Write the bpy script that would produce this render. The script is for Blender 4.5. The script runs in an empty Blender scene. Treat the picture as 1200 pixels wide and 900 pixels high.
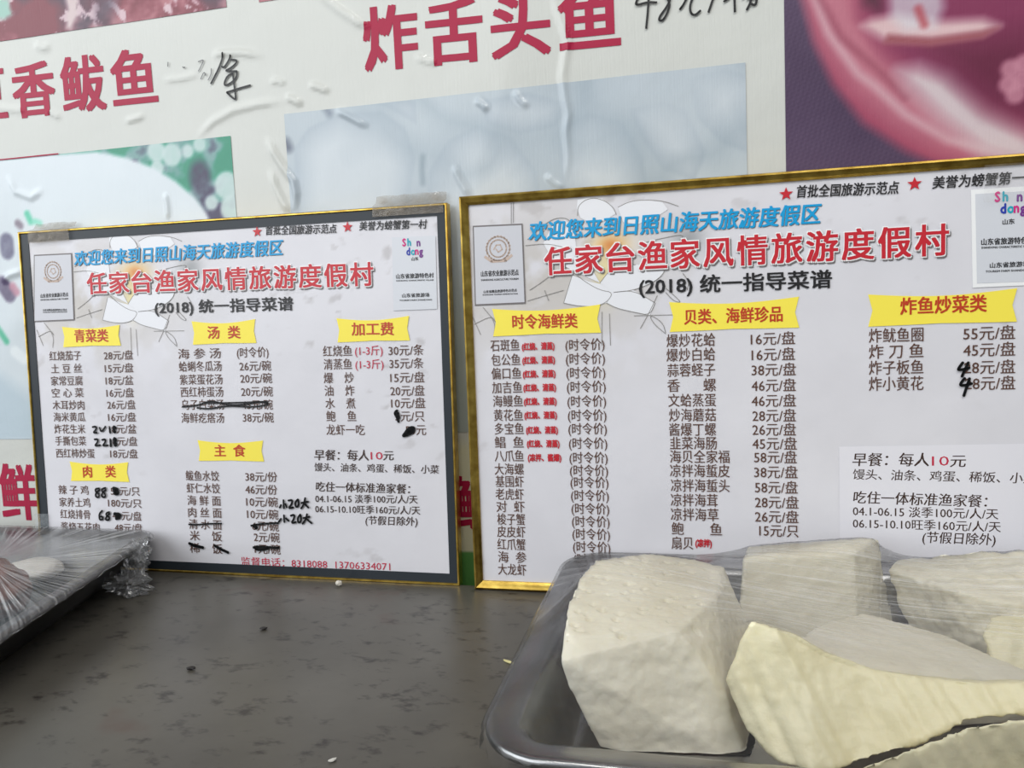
import bpy, bmesh, math, random
import numpy as np
from mathutils import Vector, Matrix
from mathutils.bvhtree import BVHTree

S = bpy.context.scene
C = S.collection
# ------------------------------------------------------------------ camera
YAW, PITCH, ROLL, CX, CY, CZ = (-0.23037,0.09533,-0.03572,0.0,-0.90628,0.32813)
cy_, sy_, cp_, sp_ = math.cos(YAW), math.sin(YAW), math.cos(PITCH), math.sin(PITCH)
fw = Vector((sy_*cp_, cy_*cp_, -sp_)); rt = Vector((cy_, -sy_, 0)); up = rt.cross(fw)
r_ = math.cos(ROLL)*rt + math.sin(ROLL)*up
u_ = -math.sin(ROLL)*rt + math.cos(ROLL)*up
cam = bpy.data.cameras.new('camera'); cam.sensor_width = 36; cam.lens = 916*36/1200
cam.clip_start = 0.02
co = bpy.data.objects.new('camera', cam); C.objects.link(co)
m = Matrix((r_, u_, -fw)).transposed().to_4x4(); m.translation = (CX, CY, CZ)
co.matrix_world = m
S.camera = co
# ------------------------------------------------------------------ light
S.view_settings.view_transform = 'Standard'; S.view_settings.look = 'None'
S.view_settings.gamma = 1; S.view_settings.use_curve_mapping = False
S.view_settings.exposure = 0.08
w = bpy.data.worlds.new('World'); S.world = w; w.use_nodes = True
bg = w.node_tree.nodes['Background']; bg.inputs[0].default_value = (0.86, 0.93, 1.0, 1); bg.inputs[1].default_value = 0.26
def area(name, loc, tgt, sx, sy, power, col):
    l = bpy.data.lights.new(name, 'AREA'); l.shape = 'RECTANGLE'; l.size = sx; l.size_y = sy
    l.energy = power; l.color = col
    o = bpy.data.objects.new(name, l); C.objects.link(o); o.location = loc
    o.rotation_euler = (Vector(tgt)-Vector(loc)).to_track_quat('-Z', 'Y').to_euler()
    return o
area('window_daylight', (-2.6, -2.3, 1.5), (-0.3, -0.1, 0.25), 4.2, 2.6, 99, (0.93, 0.97, 1.0))
area('ceiling_light', (0.5, -1.3, 2.2), (0.1, -0.3, 0), 1.8, 1.2, 20, (1.0, 0.97, 0.92))
area('added_highlight_strip', (-.1, -1.7, 2.1), (-.1, 0, .5), 1.6, .05, 9, (1.0, 1.0, .98))  # unseen strip light, added to put sharp highlights on the banner creases

# ------------------------------------------------------------------ helpers
def s2l(c):
    return tuple((x/255/12.92) if x/255 <= .04045 else ((x/255+.055)/1.055)**2.4 for x in c)
def tag(o, label=None, cat=None, group=None, kind=None):
    if label: o['label'] = label
    if cat: o['category'] = cat
    if group: o['group'] = group
    if kind: o['kind'] = kind
    return o
def empty(name, label, cat, mat=None, loc=(0, 0, 0), group=None):
    o = bpy.data.objects.new(name, None); C.objects.link(o); o.empty_display_size = .05
    if mat is not None: o.matrix_world = mat
    else: o.location = loc
    return tag(o, label, cat, group)
class MB:
    def __init__(s): s.v = []; s.f = []
    def add(s, vs, fs):
        n = len(s.v); s.v += [tuple(p) for p in vs]; s.f += [tuple(i+n for i in f) for f in fs]; return s
    def box(s, a, b):
        (x0, y0, z0), (x1, y1, z1) = a, b
        return s.add([(x0,y0,z0),(x1,y0,z0),(x1,y1,z0),(x0,y1,z0),(x0,y0,z1),(x1,y0,z1),(x1,y1,z1),(x0,y1,z1)],
            [(0,3,2,1),(4,5,6,7),(0,1,5,4),(1,2,6,5),(2,3,7,6),(3,0,4,7)])
    def build(s, name, mat, parent=None, smooth=False, bevel=0, loc=None):
        me = bpy.data.meshes.new(name); me.from_pydata(s.v, [], s.f); me.update()
        if smooth: me.polygons.foreach_set('use_smooth', [True]*len(me.polygons))
        me.materials.append(mat)
        o = bpy.data.objects.new(name, me); C.objects.link(o); o.parent = parent
        if loc: o.location = loc
        if bevel:
            b = o.modifiers.new('b', 'BEVEL'); b.width = bevel; b.segments = 3
        return o
# value noise ------------------------------------------------------
def _h(ix, iy, iz, seed):
    n = (ix*374761393 + iy*668265263 + iz*1274126177 + seed*974711) & 0x7fffffff
    n = ((n ^ (n >> 13)) * 1274126177) & 0x7fffffff
    return ((n ^ (n >> 16)) & 0xffff) / 65535.0
def vn(x, y, z=0., seed=0):
    x = np.asarray(x, float); y = np.asarray(y, float); z = np.zeros_like(x)+z
    ix, iy, iz = (np.floor(a).astype(np.int64) for a in (x, y, z))
    fx, fy, fz = x-ix, y-iy, z-iz
    fx, fy, fz = (a*a*(3-2*a) for a in (fx, fy, fz))
    def L(a, b, t): return a+(b-a)*t
    c = [[[_h(ix+i, iy+j, iz+k, seed) for k in (0, 1)] for j in (0, 1)] for i in (0, 1)]
    return L(L(L(c[0][0][0], c[1][0][0], fx), L(c[0][1][0], c[1][1][0], fx), fy),
             L(L(c[0][0][1], c[1][0][1], fx), L(c[0][1][1], c[1][1][1], fx), fy), fz)
def fbm(x, y, z=0., seed=0, o=4):
    s = 0; a = .5
    for i in range(o):
        c, d = math.cos(.7+i*1.1)*2**i, math.sin(.7+i*1.1)*2**i
        s = s + a*vn(x*c-y*d, x*d+y*c, z*2**i, seed+i); a *= .5
    return s/(1-.5**o)
def seg_dist(U, V, pts):
    """distance to a polyline and the running parameter 0..1"""
    best = np.full(U.shape, 9.); par = np.zeros(U.shape)
    n = len(pts)-1
    for i in range(n):
        (ax, ay), (bx, by) = pts[i], pts[i+1]
        dx, dy = bx-ax, by-ay; l = dx*dx+dy*dy+1e-12
        t = np.clip(((U-ax)*dx+(V-ay)*dy)/l, 0, 1)
        d = np.hypot(U-ax-t*dx, V-ay-t*dy)
        mk = d < best; best = np.where(mk, d, best); par = np.where(mk, (i+t)/n, par)
    return best, par
def inside(U, V, poly):
    r = np.zeros(U.shape, bool); n = len(poly)
    for i in range(n):
        (x0, y0), (x1, y1) = poly[i], poly[(i+1) % n]
        c = ((y0 > V) != (y1 > V)) & (U < (x1-x0)*(V-y0)/((y1-y0) or 1e-9)+x0)
        r ^= c
    return r
def mpoly(U, V, poly, soft):
    d, _ = seg_dist(U, V, list(poly)+[poly[0]]); s = np.where(inside(U, V, poly), d, -d)
    return np.clip(s/soft*.5+.5, 0, 1)
def mline(U, V, pts, wd, soft):
    d, _ = seg_dist(U, V, pts); return np.clip((wd-d)/soft+.5, 0, 1)
def mix(col, c, mk):
    c = np.array(c, float); return col*(1-mk[..., None]) + c*mk[..., None]
def grid_mesh(name, U, V, Zc, col, mat, parent, smooth=True):
    """a sheet over the arrays U, V, Z with a colour per vertex (col in 0..255 sRGB)"""
    ny, nx = U.shape
    co_ = np.stack([U, V, Zc], -1).reshape(-1, 3)
    i = np.arange(ny*nx).reshape(ny, nx)
    q = np.stack([i[:-1, :-1], i[:-1, 1:], i[1:, 1:], i[1:, :-1]], -1).reshape(-1, 4)
    me = bpy.data.meshes.new(name)
    me.vertices.add(len(co_)); me.vertices.foreach_set('co', co_.ravel())
    me.loops.add(q.size); me.loops.foreach_set('vertex_index', q.ravel().astype(np.int32))
    me.polygons.add(len(q)); me.polygons.foreach_set('loop_start', np.arange(0, q.size, 4, dtype=np.int32))
    me.update(calc_edges=True)
    if smooth: me.polygons.foreach_set('use_smooth', np.ones(len(q), bool))
    if col is not None:
        a = me.color_attributes.new('print', 'FLOAT_COLOR', 'POINT')
        x = np.clip(col/255., 0, 1); lin = np.where(x <= .04045, x/12.92, ((x+.055)/1.055)**2.4)
        rgba = np.concatenate([lin.reshape(-1, 3), np.ones((ny*nx, 1))], 1)
        a.data.foreach_set('color', rgba.ravel().astype(np.float32))
    me.materials.append(mat)
    o = bpy.data.objects.new(name, me); C.objects.link(o); o.parent = parent
    return o

# ------------------------------------------------------------------ materials
def newmat(name):
    mt = bpy.data.materials.new(name); mt.use_nodes = True
    nt = mt.node_tree; return mt, nt, nt.nodes['Principled BSDF']
def plain(name, rgb, rough=.5, metal=0, spec=.5, coat=0):
    mt, nt, b = newmat(name)
    b.inputs['Base Color'].default_value = (*s2l(rgb), 1); b.inputs['Roughness'].default_value = rough
    b.inputs['Metallic'].default_value = metal; b.inputs['Specular IOR Level'].default_value = spec
    b.inputs['Coat Weight'].default_value = coat
    return mt
def N(nt, t, **kw):
    n = nt.nodes.new(t)
    for k, v in kw.items(): setattr(n, k, v)
    return n
def noise(nt, scale, vec=None, detail=4, rough=.55, dist=0):
    n = N(nt, 'ShaderNodeTexNoise'); n.inputs['Scale'].default_value = scale; n.inputs['Detail'].default_value = detail
    n.inputs['Roughness'].default_value = rough; n.inputs['Distortion'].default_value = dist
    if vec is not None: nt.links.new(vec, n.inputs['Vector'])
    return n
def mapping(nt, scale=(1, 1, 1), rot=(0, 0, 0)):
    t = N(nt, 'ShaderNodeTexCoord'); mp = N(nt, 'ShaderNodeMapping'); mp.inputs['Scale'].default_value = scale
    mp.inputs['Rotation'].default_value = rot; nt.links.new(t.outputs['Object'], mp.inputs['Vector']); return mp.outputs[0]
def ramp(nt, fac, stops):
    n = N(nt, 'ShaderNodeValToRGB'); nt.links.new(fac, n.inputs[0]); e = n.color_ramp.elements
    while len(e) < len(stops): e.new(.5)
    for el, (p, c) in zip(e, stops): el.position = p; el.color = (*c, 1) if len(c) == 3 else c
    return n
def bump(nt, b, h, strength, dist=.001):
    n = N(nt, 'ShaderNodeBump'); n.inputs['Strength'].default_value = strength; n.inputs['Distance'].default_value = dist
    nt.links.new(h, n.inputs['Height']); nt.links.new(n.outputs[0], b.inputs['Normal']); return n

def mat_print(name, rough, ribs=0., wob=0., coat=0.):
    mt, nt, b = newmat(name)
    a = N(nt, 'ShaderNodeAttribute', attribute_name='print'); nt.links.new(a.outputs['Color'], b.inputs['Base Color'])
    b.inputs['Roughness'].default_value = rough; b.inputs['Coat Weight'].default_value = coat; b.inputs['Coat Roughness'].default_value = .07
    b.inputs['Specular IOR Level'].default_value = .35
    n1 = noise(nt, 1, mapping(nt, (420, 18, 1)), 2)
    n2 = noise(nt, 38, None, 3)
    t = N(nt, 'ShaderNodeTexCoord'); nt.links.new(t.outputs['Object'], n2.inputs['Vector'])
    ad = N(nt, 'ShaderNodeMath', operation='MULTIPLY_ADD'); ad.inputs[1].default_value = ribs
    nt.links.new(n1.outputs[0], ad.inputs[0])
    m2 = N(nt, 'ShaderNodeMath', operation='MULTIPLY'); m2.inputs[1].default_value = wob
    nt.links.new(n2.outputs[0], m2.inputs[0]); nt.links.new(m2.outputs[0], ad.inputs[2])
    bump(nt, b, ad.outputs[0], .6, .001)
    return mt
M_vinyl = mat_print('vinyl_print', .40, .35, .9, .4)
M_paper = mat_print('laminated_paper', .42, .0, .7, .18)
M_red_vinyl = plain('red_vinyl_ink', (170, 22, 64), .45, 0, .35, 0)
M_marker = plain('black_marker_ink', (22, 22, 24), .45)
M_faint = plain('worn_marker_ink', (120, 120, 122), .5)
M_brown = plain('brown_print_ink', (92, 62, 50), .45)
M_brush = plain('dark_brown_print_ink', (62, 42, 34), .45)
M_black = plain('black_print_ink', (28, 26, 28), .45)
M_shadow = plain('grey_print_ink', (118, 112, 112), .45)
M_redink = plain('red_print_ink', (200, 34, 48), .42)
M_crimson = plain('crimson_print_ink', (196, 40, 70), .42)
M_head = plain('heading_red_ink', (196, 62, 30), .42)
M_blue = plain('blue_print_ink', (0, 158, 216), .42)
M_white = plain('white_print_ink', (246, 246, 246), .42)
M_yellow = plain('yellow_print_ink', (255, 236, 84), .45)
M_line = plain('grey_line_ink', (150, 146, 142), .5)
M_line_dk = plain('dark_line_ink', (92, 86, 82), .5)
M_petal = plain('petal_print', (236, 236, 240), .42)
M_badge = plain('badge_print', (206, 206, 212), .35)
M_badge2 = plain('badge_print_pale', (216, 218, 224), .35)
M_emblem = plain('emblem_print', (200, 178, 164), .45)
M_mat = plain('charcoal_board', (44, 50, 56), .38, 0, .35, 0)
M_back = plain('backing_board', (120, 100, 70), .8)

def mat_gold():
    mt, nt, b = newmat('gold_moulding')
    b.inputs['Metallic'].default_value = 1; b.inputs['Roughness'].default_value = .28
    n = noise(nt, 1, mapping(nt, (60, 60, 60)), 4)
    r = ramp(nt, n.outputs[0], [(.3, s2l((150, 118, 48))), (.7, s2l((214, 182, 92)))]); nt.links.new(r.outputs[0], b.inputs['Base Color'])
    bump(nt, b, n.outputs[0], .2, .0005); return mt
M_gold = mat_gold()
def mat_steel(name, c0, c1, rough, sc=(6, 160, 6)):
    mt, nt, b = newmat(name)
    b.inputs['Metallic'].default_value = 1
    n = noise(nt, 1, mapping(nt, sc), 5); n2 = noise(nt, 14, mapping(nt), 4)
    r = ramp(nt, n2.outputs[0], [(.3, s2l(c0)), (.7, s2l(c1))]); nt.links.new(r.outputs[0], b.inputs['Base Color'])
    rr = N(nt, 'ShaderNodeMapRange'); rr.inputs[3].default_value = rough*.7; rr.inputs[4].default_value = rough*1.4
    nt.links.new(n2.outputs[0], rr.inputs[0]); nt.links.new(rr.outputs[0], b.inputs['Roughness'])
    bump(nt, b, n.outputs[0], .12, .0004); return mt
M_tray = mat_steel('polished_tray_steel', (122, 122, 122), (164, 164, 164), .2, (9, 90, 9))
M_tray2 = mat_steel('dull_tray_steel', (92, 92, 93), (128, 128, 128), .42, (9, 90, 9))

def mat_counter():
    mt, nt, b = newmat('worn_grey_counter')
    v = mapping(nt, (1, 1, 1), (0, 0, .5))
    big = noise(nt, 5, v, 5, .6); r = ramp(nt, big.outputs[0], [(.25, s2l((76, 73, 66))), (.75, s2l((101, 98, 90)))])
    sp = noise(nt, 1, mapping(nt, (46, 78, 46), (0, 0, .5)), 4, .6)
    rs = ramp(nt, sp.outputs[0], [(.56, (0, 0, 0)), (.70, (1, 1, 1))])
    mx = N(nt, 'ShaderNodeMixRGB'); nt.links.new(rs.outputs[0], mx.inputs[0]); nt.links.new(r.outputs[0], mx.inputs[1]); mx.inputs[2].default_value = (*s2l((52, 48, 44)), 1)
    rd = noise(nt, 11, v, 3); rr = ramp(nt, rd.outputs[0], [(.66, (0, 0, 0)), (.76, (.5, .5, .5))])
    m2 = N(nt, 'ShaderNodeMixRGB'); nt.links.new(rr.outputs[0], m2.inputs[0]); nt.links.new(mx.outputs[0], m2.inputs[1]); m2.inputs[2].default_value = (*s2l((84, 58, 50)), 1)
    nt.links.new(m2.outputs[0], b.inputs['Base Color'])
    b.inputs['Roughness'].default_value = .36; b.inputs['Specular IOR Level'].default_value = .5
    b.inputs['Metallic'].default_value = .25
    bump(nt, b, sp.outputs[0], .12, .0006); return mt
M_counter = mat_counter()
def mat_wall():
    mt, nt, b = newmat('painted_wall')
    n = noise(nt, 6, mapping(nt)); r = ramp(nt, n.outputs[0], [(.3, s2l((176, 176, 170))), (.7, s2l((196, 196, 190)))])
    nt.links.new(r.outputs[0], b.inputs['Base Color']); b.inputs['Roughness'].default_value = .8; return mt
M_wall = mat_wall()
def mat_floor():
    mt, nt, b = newmat('floor_tiles')
    n = N(nt, 'ShaderNodeTexBrick'); n.inputs['Scale'].default_value = 2; n.offset = 0
    n.inputs['Color1'].default_value = (*s2l((150, 146, 140)), 1); n.inputs['Color2'].default_value = (*s2l((142, 140, 134)), 1)
    nt.links.new(mapping(nt), n.inputs['Vector']); nt.links.new(n.outputs[0], b.inputs['Base Color']); b.inputs['Roughness'].default_value = .4; return mt
def mat_tofu(name, c0, c1, stretch=(18, 18, 18)):
    mt, nt, b = newmat(name)
    n = noise(nt, 1, mapping(nt, stretch), 5, .6); r = ramp(nt, n.outputs[0], [(.3, s2l(c0)), (.72, s2l(c1))])
    nt.links.new(r.outputs[0], b.inputs['Base Color'])
    b.inputs['Roughness'].default_value = .42; b.inputs['Specular IOR Level'].default_value = .45
    b.inputs['Subsurface Weight'].default_value = .12; b.inputs['Subsurface Radius'].default_value = (.01, .008, .005); b.inputs['Subsurface Scale'].default_value = .6
    n2 = noise(nt, 320, mapping(nt), 3); bump(nt, b, n2.outputs[0], .35, .0008); return mt
M_tofu = mat_tofu('tofu_cut_face', (226, 220, 200), (240, 236, 220))
M_tofu_y = mat_tofu('tofu_pressed_skin', (228, 220, 182), (242, 236, 204), (14, 14, 40))
def mat_film(name, axis, haze, hs, fk=.8, lo=.5, hi=.75, ymask=None):
    """cling film: clear, glossy, with fine stretch lines whose glints are painted white. axis: ('dir', angle, scale) or ('radial', x, y, scale)"""
    mt = bpy.data.materials.new(name); mt.use_nodes = True; nt = mt.node_tree; nt.nodes.clear()
    out = N(nt, 'ShaderNodeOutputMaterial'); tr = N(nt, 'ShaderNodeBsdfTransparent'); gl = N(nt, 'ShaderNodeBsdfGlossy'); df = N(nt, 'ShaderNodeBsdfDiffuse')
    gl.inputs['Roughness'].default_value = .09; df.inputs[0].default_value = (.86, .87, .88, 1)
    if axis[0] == 'dir':
        v = mapping(nt, (6, axis[2], 6), (0, 0, axis[1]))
    else:
        t = N(nt, 'ShaderNodeTexCoord'); sx = N(nt, 'ShaderNodeSeparateXYZ'); nt.links.new(t.outputs['Object'], sx.inputs[0])
        a = N(nt, 'ShaderNodeMath', operation='SUBTRACT'); a.inputs[1].default_value = axis[1]; nt.links.new(sx.outputs[0], a.inputs[0])
        c = N(nt, 'ShaderNodeMath', operation='SUBTRACT'); c.inputs[1].default_value = axis[2]; nt.links.new(sx.outputs[1], c.inputs[0])
        at = N(nt, 'ShaderNodeMath', operation='ARCTAN2'); nt.links.new(c.outputs[0], at.inputs[0]); nt.links.new(a.outputs[0], at.inputs[1])
        ml = N(nt, 'ShaderNodeMath', operation='MULTIPLY'); ml.inputs[1].default_value = axis[3]; nt.links.new(at.outputs[0], ml.inputs[0])
        cb = N(nt, 'ShaderNodeCombineXYZ'); nt.links.new(ml.outputs[0], cb.inputs[0])
        le = N(nt, 'ShaderNodeMath', operation='MULTIPLY'); le.inputs[1].default_value = 7; nt.links.new(a.outputs[0], le.inputs[0]); nt.links.new(le.outputs[0], cb.inputs[1])
        v = cb.outputs[0]
    n = noise(nt, 1, v, 4, .65)
    bp = N(nt, 'ShaderNodeBump'); bp.inputs['Strength'].default_value = .35; bp.inputs['Distance'].default_value = .001; nt.links.new(n.outputs[0], bp.inputs['Height'])
    nt.links.new(bp.outputs[0], gl.inputs['Normal'])
    fr = N(nt, 'ShaderNodeFresnel'); fr.inputs[0].default_value = 1.52; 
    frm = N(nt, 'ShaderNodeMath', operation='MULTIPLY'); frm.inputs[1].default_value = fk; nt.links.new(fr.outputs[0], frm.inputs[0])
    big = noise(nt, 9, mapping(nt), 3)
    rp = ramp(nt, n.outputs[0], [(lo, (0, 0, 0)), (hi, (1, 1, 1))])
    rb = ramp(nt, big.outputs[0], [(.35, (.15,)*3), (.7, (1,)*3)])
    hz = N(nt, 'ShaderNodeMath', operation='MULTIPLY'); nt.links.new(rp.outputs[0], hz.inputs[0]); nt.links.new(rb.outputs[0], hz.inputs[1])
    h2 = N(nt, 'ShaderNodeMath', operation='MULTIPLY_ADD'); nt.links.new(hz.outputs[0], h2.inputs[0]); h2.inputs[1].default_value = hs; h2.inputs[2].default_value = haze
    if ymask:   # white glints painted along the stretch lines show only beyond this line
        t2 = N(nt, 'ShaderNodeTexCoord'); s2 = N(nt, 'ShaderNodeSeparateXYZ'); nt.links.new(t2.outputs['Object'], s2.inputs[0])
        mr = N(nt, 'ShaderNodeMapRange'); mr.inputs[1].default_value = ymask[0]; mr.inputs[2].default_value = ymask[1]; nt.links.new(s2.outputs[1], mr.inputs[0])
        mm = N(nt, 'ShaderNodeMath', operation='MULTIPLY'); nt.links.new(hz.outputs[0], mm.inputs[0]); nt.links.new(mr.outputs[0], mm.inputs[1]); nt.links.new(mm.outputs[0], h2.inputs[0])
    m1 = N(nt, 'ShaderNodeMixShader'); nt.links.new(h2.outputs[0], m1.inputs[0]); nt.links.new(tr.outputs[0], m1.inputs[1]); nt.links.new(df.outputs[0], m1.inputs[2])
    m2 = N(nt, 'ShaderNodeMixShader'); nt.links.new(frm.outputs[0], m2.inputs[0]); nt.links.new(m1.outputs[0], m2.inputs[1]); nt.links.new(gl.outputs[0], m2.inputs[2])
    nt.links.new(m2.outputs[0], out.inputs[0]); return mt
def mat_tape(name, tint, amt):
    mt = bpy.data.materials.new(name); mt.use_nodes = True; nt = mt.node_tree; nt.nodes.clear()
    out = N(nt, 'ShaderNodeOutputMaterial'); tr = N(nt, 'ShaderNodeBsdfTransparent'); b = N(nt, 'ShaderNodeBsdfPrincipled')
    b.inputs['Base Color'].default_value = (*s2l(tint), 1); b.inputs['Roughness'].default_value = .12
    n = noise(nt, 90, mapping(nt), 4); r = ramp(nt, n.outputs[0], [(.3, (amt*.6,)*3), (.7, (min(1, amt*1.4),)*3)])
    m_ = N(nt, 'ShaderNodeMixShader'); nt.links.new(r.outputs[0], m_.inputs[0]); nt.links.new(tr.outputs[0], m_.inputs[1]); nt.links.new(b.outputs[0], m_.inputs[2])
    bump(nt, b, n.outputs[0], .8, .002)
    nt.links.new(m_.outputs[0], out.inputs[0]); return mt
M_tape = mat_tape('brown_tinted_tape', (150, 138, 122), .42)
M_tape2 = mat_tape('clear_tape', (190, 196, 200), .3)

# ------------------------------------------------------------------ lettering
_cache = {}
def glyphs(s, bold):
    k = (s, bold)
    if k not in _cache:
        c = bpy.data.curves.new('t', 'FONT'); c.body = s; c.size = 1; c.resolution_u = 2; c.offset = bold
        o = bpy.data.objects.new('t', c); C.objects.link(o)
        dg = bpy.context.evaluated_depsgraph_get(); me = bpy.data.meshes.new_from_object(o.evaluated_get(dg))
        v = np.array([x.co[:2] for x in me.vertices]); f = [tuple(p.vertices) for p in me.polygons]
        bpy.data.objects.remove(o); bpy.data.meshes.remove(me); bpy.data.curves.remove(c)
        _cache[k] = (v, f)
    return _cache[k]
def put(mb, s, x0, y0, x1, y1, h, z, bold=0., shear=0., grow=0., dx=0., dy=0.):
    """lettering fitted between two end points (centres of the line), h = ink height"""
    v, f = glyphs(s, 0.); e = bold+grow
    a, b = v[:, 0].min(), v[:, 0].max()
    t = (v[:, 0]-a)/(b-a); k = h/.875
    x = x0+(x1-x0)*t + (v[:, 1]-.3575)*k*shear + dx
    y = y0+(y1-y0)*t + (v[:, 1]-.3575)*k + dy
    # heavier weights are struck several times, slightly shifted, like overprinting
    if e <= 0: off = [(0, 0)]
    elif e < .015: off = [(-e, 0), (e, 0)]
    elif e < .03: off = [(-e, -e*.6), (e, -e*.6), (-e, e*.6), (e, e*.6)]
    else: off = [(0, 0), (-e, -e), (e, -e), (e, e), (-e, e), (e, 0), (-e, 0), (0, e), (0, -e)]
    for j, (ox, oy) in enumerate(off): mb.add([(p+ox*k, q+oy*k, z+j*.000025) for p, q in zip(x, y)], f)
def put_spaced(mb, s, x0, y0, x1, y1, h, z, bold=0., shear=0., grow=0., dx=0., dy=0., gap=.14):
    """the same, one character at a time, with air between the characters"""
    n = len(s); p = 1/(n-gap)
    for i, c in enumerate(s):
        a = i*p; b = a+p*(1-gap)
        put(mb, c, x0+(x1-x0)*a, y0+(y1-y0)*a, x0+(x1-x0)*b, y0+(y1-y0)*b, h, z, bold, shear, grow, dx, dy)
def rows(parent, name, tab, h, z, mat, bold=.006, shear=0.):
    for s, a, b, y in tab:
        mb = MB(); put(mb, s, a, y, b, y, h, z, bold, shear); mb.build(name, mat, parent)
def stroke(mb, pts, wd, z, taper=False):
    n = len(pts)
    P = [Vector(p) for p in pts]
    for i in range(n-1):
        d = P[i+1]-P[i]
        if d.length < 1e-7: continue
        nn = Vector((-d.y, d.x)).normalized()
        w0 = wd*(.55 if taper and i == 0 else 1); w1 = wd*(.45 if taper and i == n-2 else 1)
        q = [P[i]+nn*w0/2, P[i]-nn*w0/2, P[i+1]-nn*w1/2, P[i+1]+nn*w1/2]
        mb.add([(a.x, a.y, z) for a in q], [(0, 1, 2, 3)])
        if i < n-2:
            k = 8; mb.add([(P[i+1].x+math.cos(j*math.tau/k)*wd/2, P[i+1].y+math.sin(j*math.tau/k)*wd/2, z) for j in range(k)], [tuple(range(k))])
def smooth_pts(pts, it=2):
    for _ in range(it):
        q = [pts[0]]
        for a, b in zip(pts[:-1], pts[1:]):
            q += [(a[0]*.75+b[0]*.25, a[1]*.75+b[1]*.25), (a[0]*.25+b[0]*.75, a[1]*.25+b[1]*.75)]
        q.append(pts[-1]); pts = q
    return pts
def marker(parent, name, strokes, wd, z, mat=None, taper=False):
    mb = MB()
    for s in strokes: stroke(mb, smooth_pts(s), wd, z, taper)
    return mb.build(name, mat or M_marker, parent)
def star(mb, c, r, z):
    v = [(c[0]+math.sin(i*math.pi/5)*(r if i % 2 == 0 else r*.42), c[1]+math.cos(i*math.pi/5)*(r if i % 2 == 0 else r*.42), z) for i in range(10)]
    mb.add(v+[(c[0], c[1], z)], [(10, (i+1) % 10, i) for i in range(10)])
def ribbon(mb, x0, x1, y0, y1, z, tilt=0.):
    """yellow swallow-tail heading ribbon"""
    h = y1-y0; n = 14; top = []; bot = []
    for i in range(n+1):
        t = i/n; x = x0+(x1-x0)*t; bow = math.sin(t*math.pi)*h*.13
        top.append((x, y1-bow+tilt*(t-.5), z)); bot.append((x, y0-bow*.2+h*.06*(1-abs(2*t-1))+tilt*(t-.5), z))
    nn = (x1-x0)*.03
    v = bot+top; f = [(i, i+1, n+2+i, n+1+i) for i in range(1, n-1)]
    v += [(x0+nn, (y0+y1)/2, z), (x1-nn, (y0+y1)/2, z)]
    f += [(0, 1, n+2, len(v)-2), (len(v)-2, n+2, n+1), (n-1, n, len(v)-1, 2*n), (len(v)-1, 2*n+1, 2*n)]
    mb.add(v, f)

# ------------------------------------------------------------------ the setting
o = MB().box((-2.6, 0, -.86), (1.9, .12, 1.7)).build('wall_back', M_wall); tag(o, kind='structure')
o = MB().box((-2.6, -3.4, -.96), (1.9, .12, -.86)).build('floor', mat_floor()); tag(o, kind='structure')
ct = empty('counter', 'worn dark grey work counter with stains that carries the boards and trays', 'counter', loc=(-.3, -.5, -.86))
MB().box((-1.4, -.62, .82), (1.4, .470, .86)).build('counter_top', M_counter, ct, bevel=.003)
MB().box((-1.36, -.56, 0), (1.36, .45, .82)).build('counter_body', plain('counter_body', (96, 96, 98), .5), ct)

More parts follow.
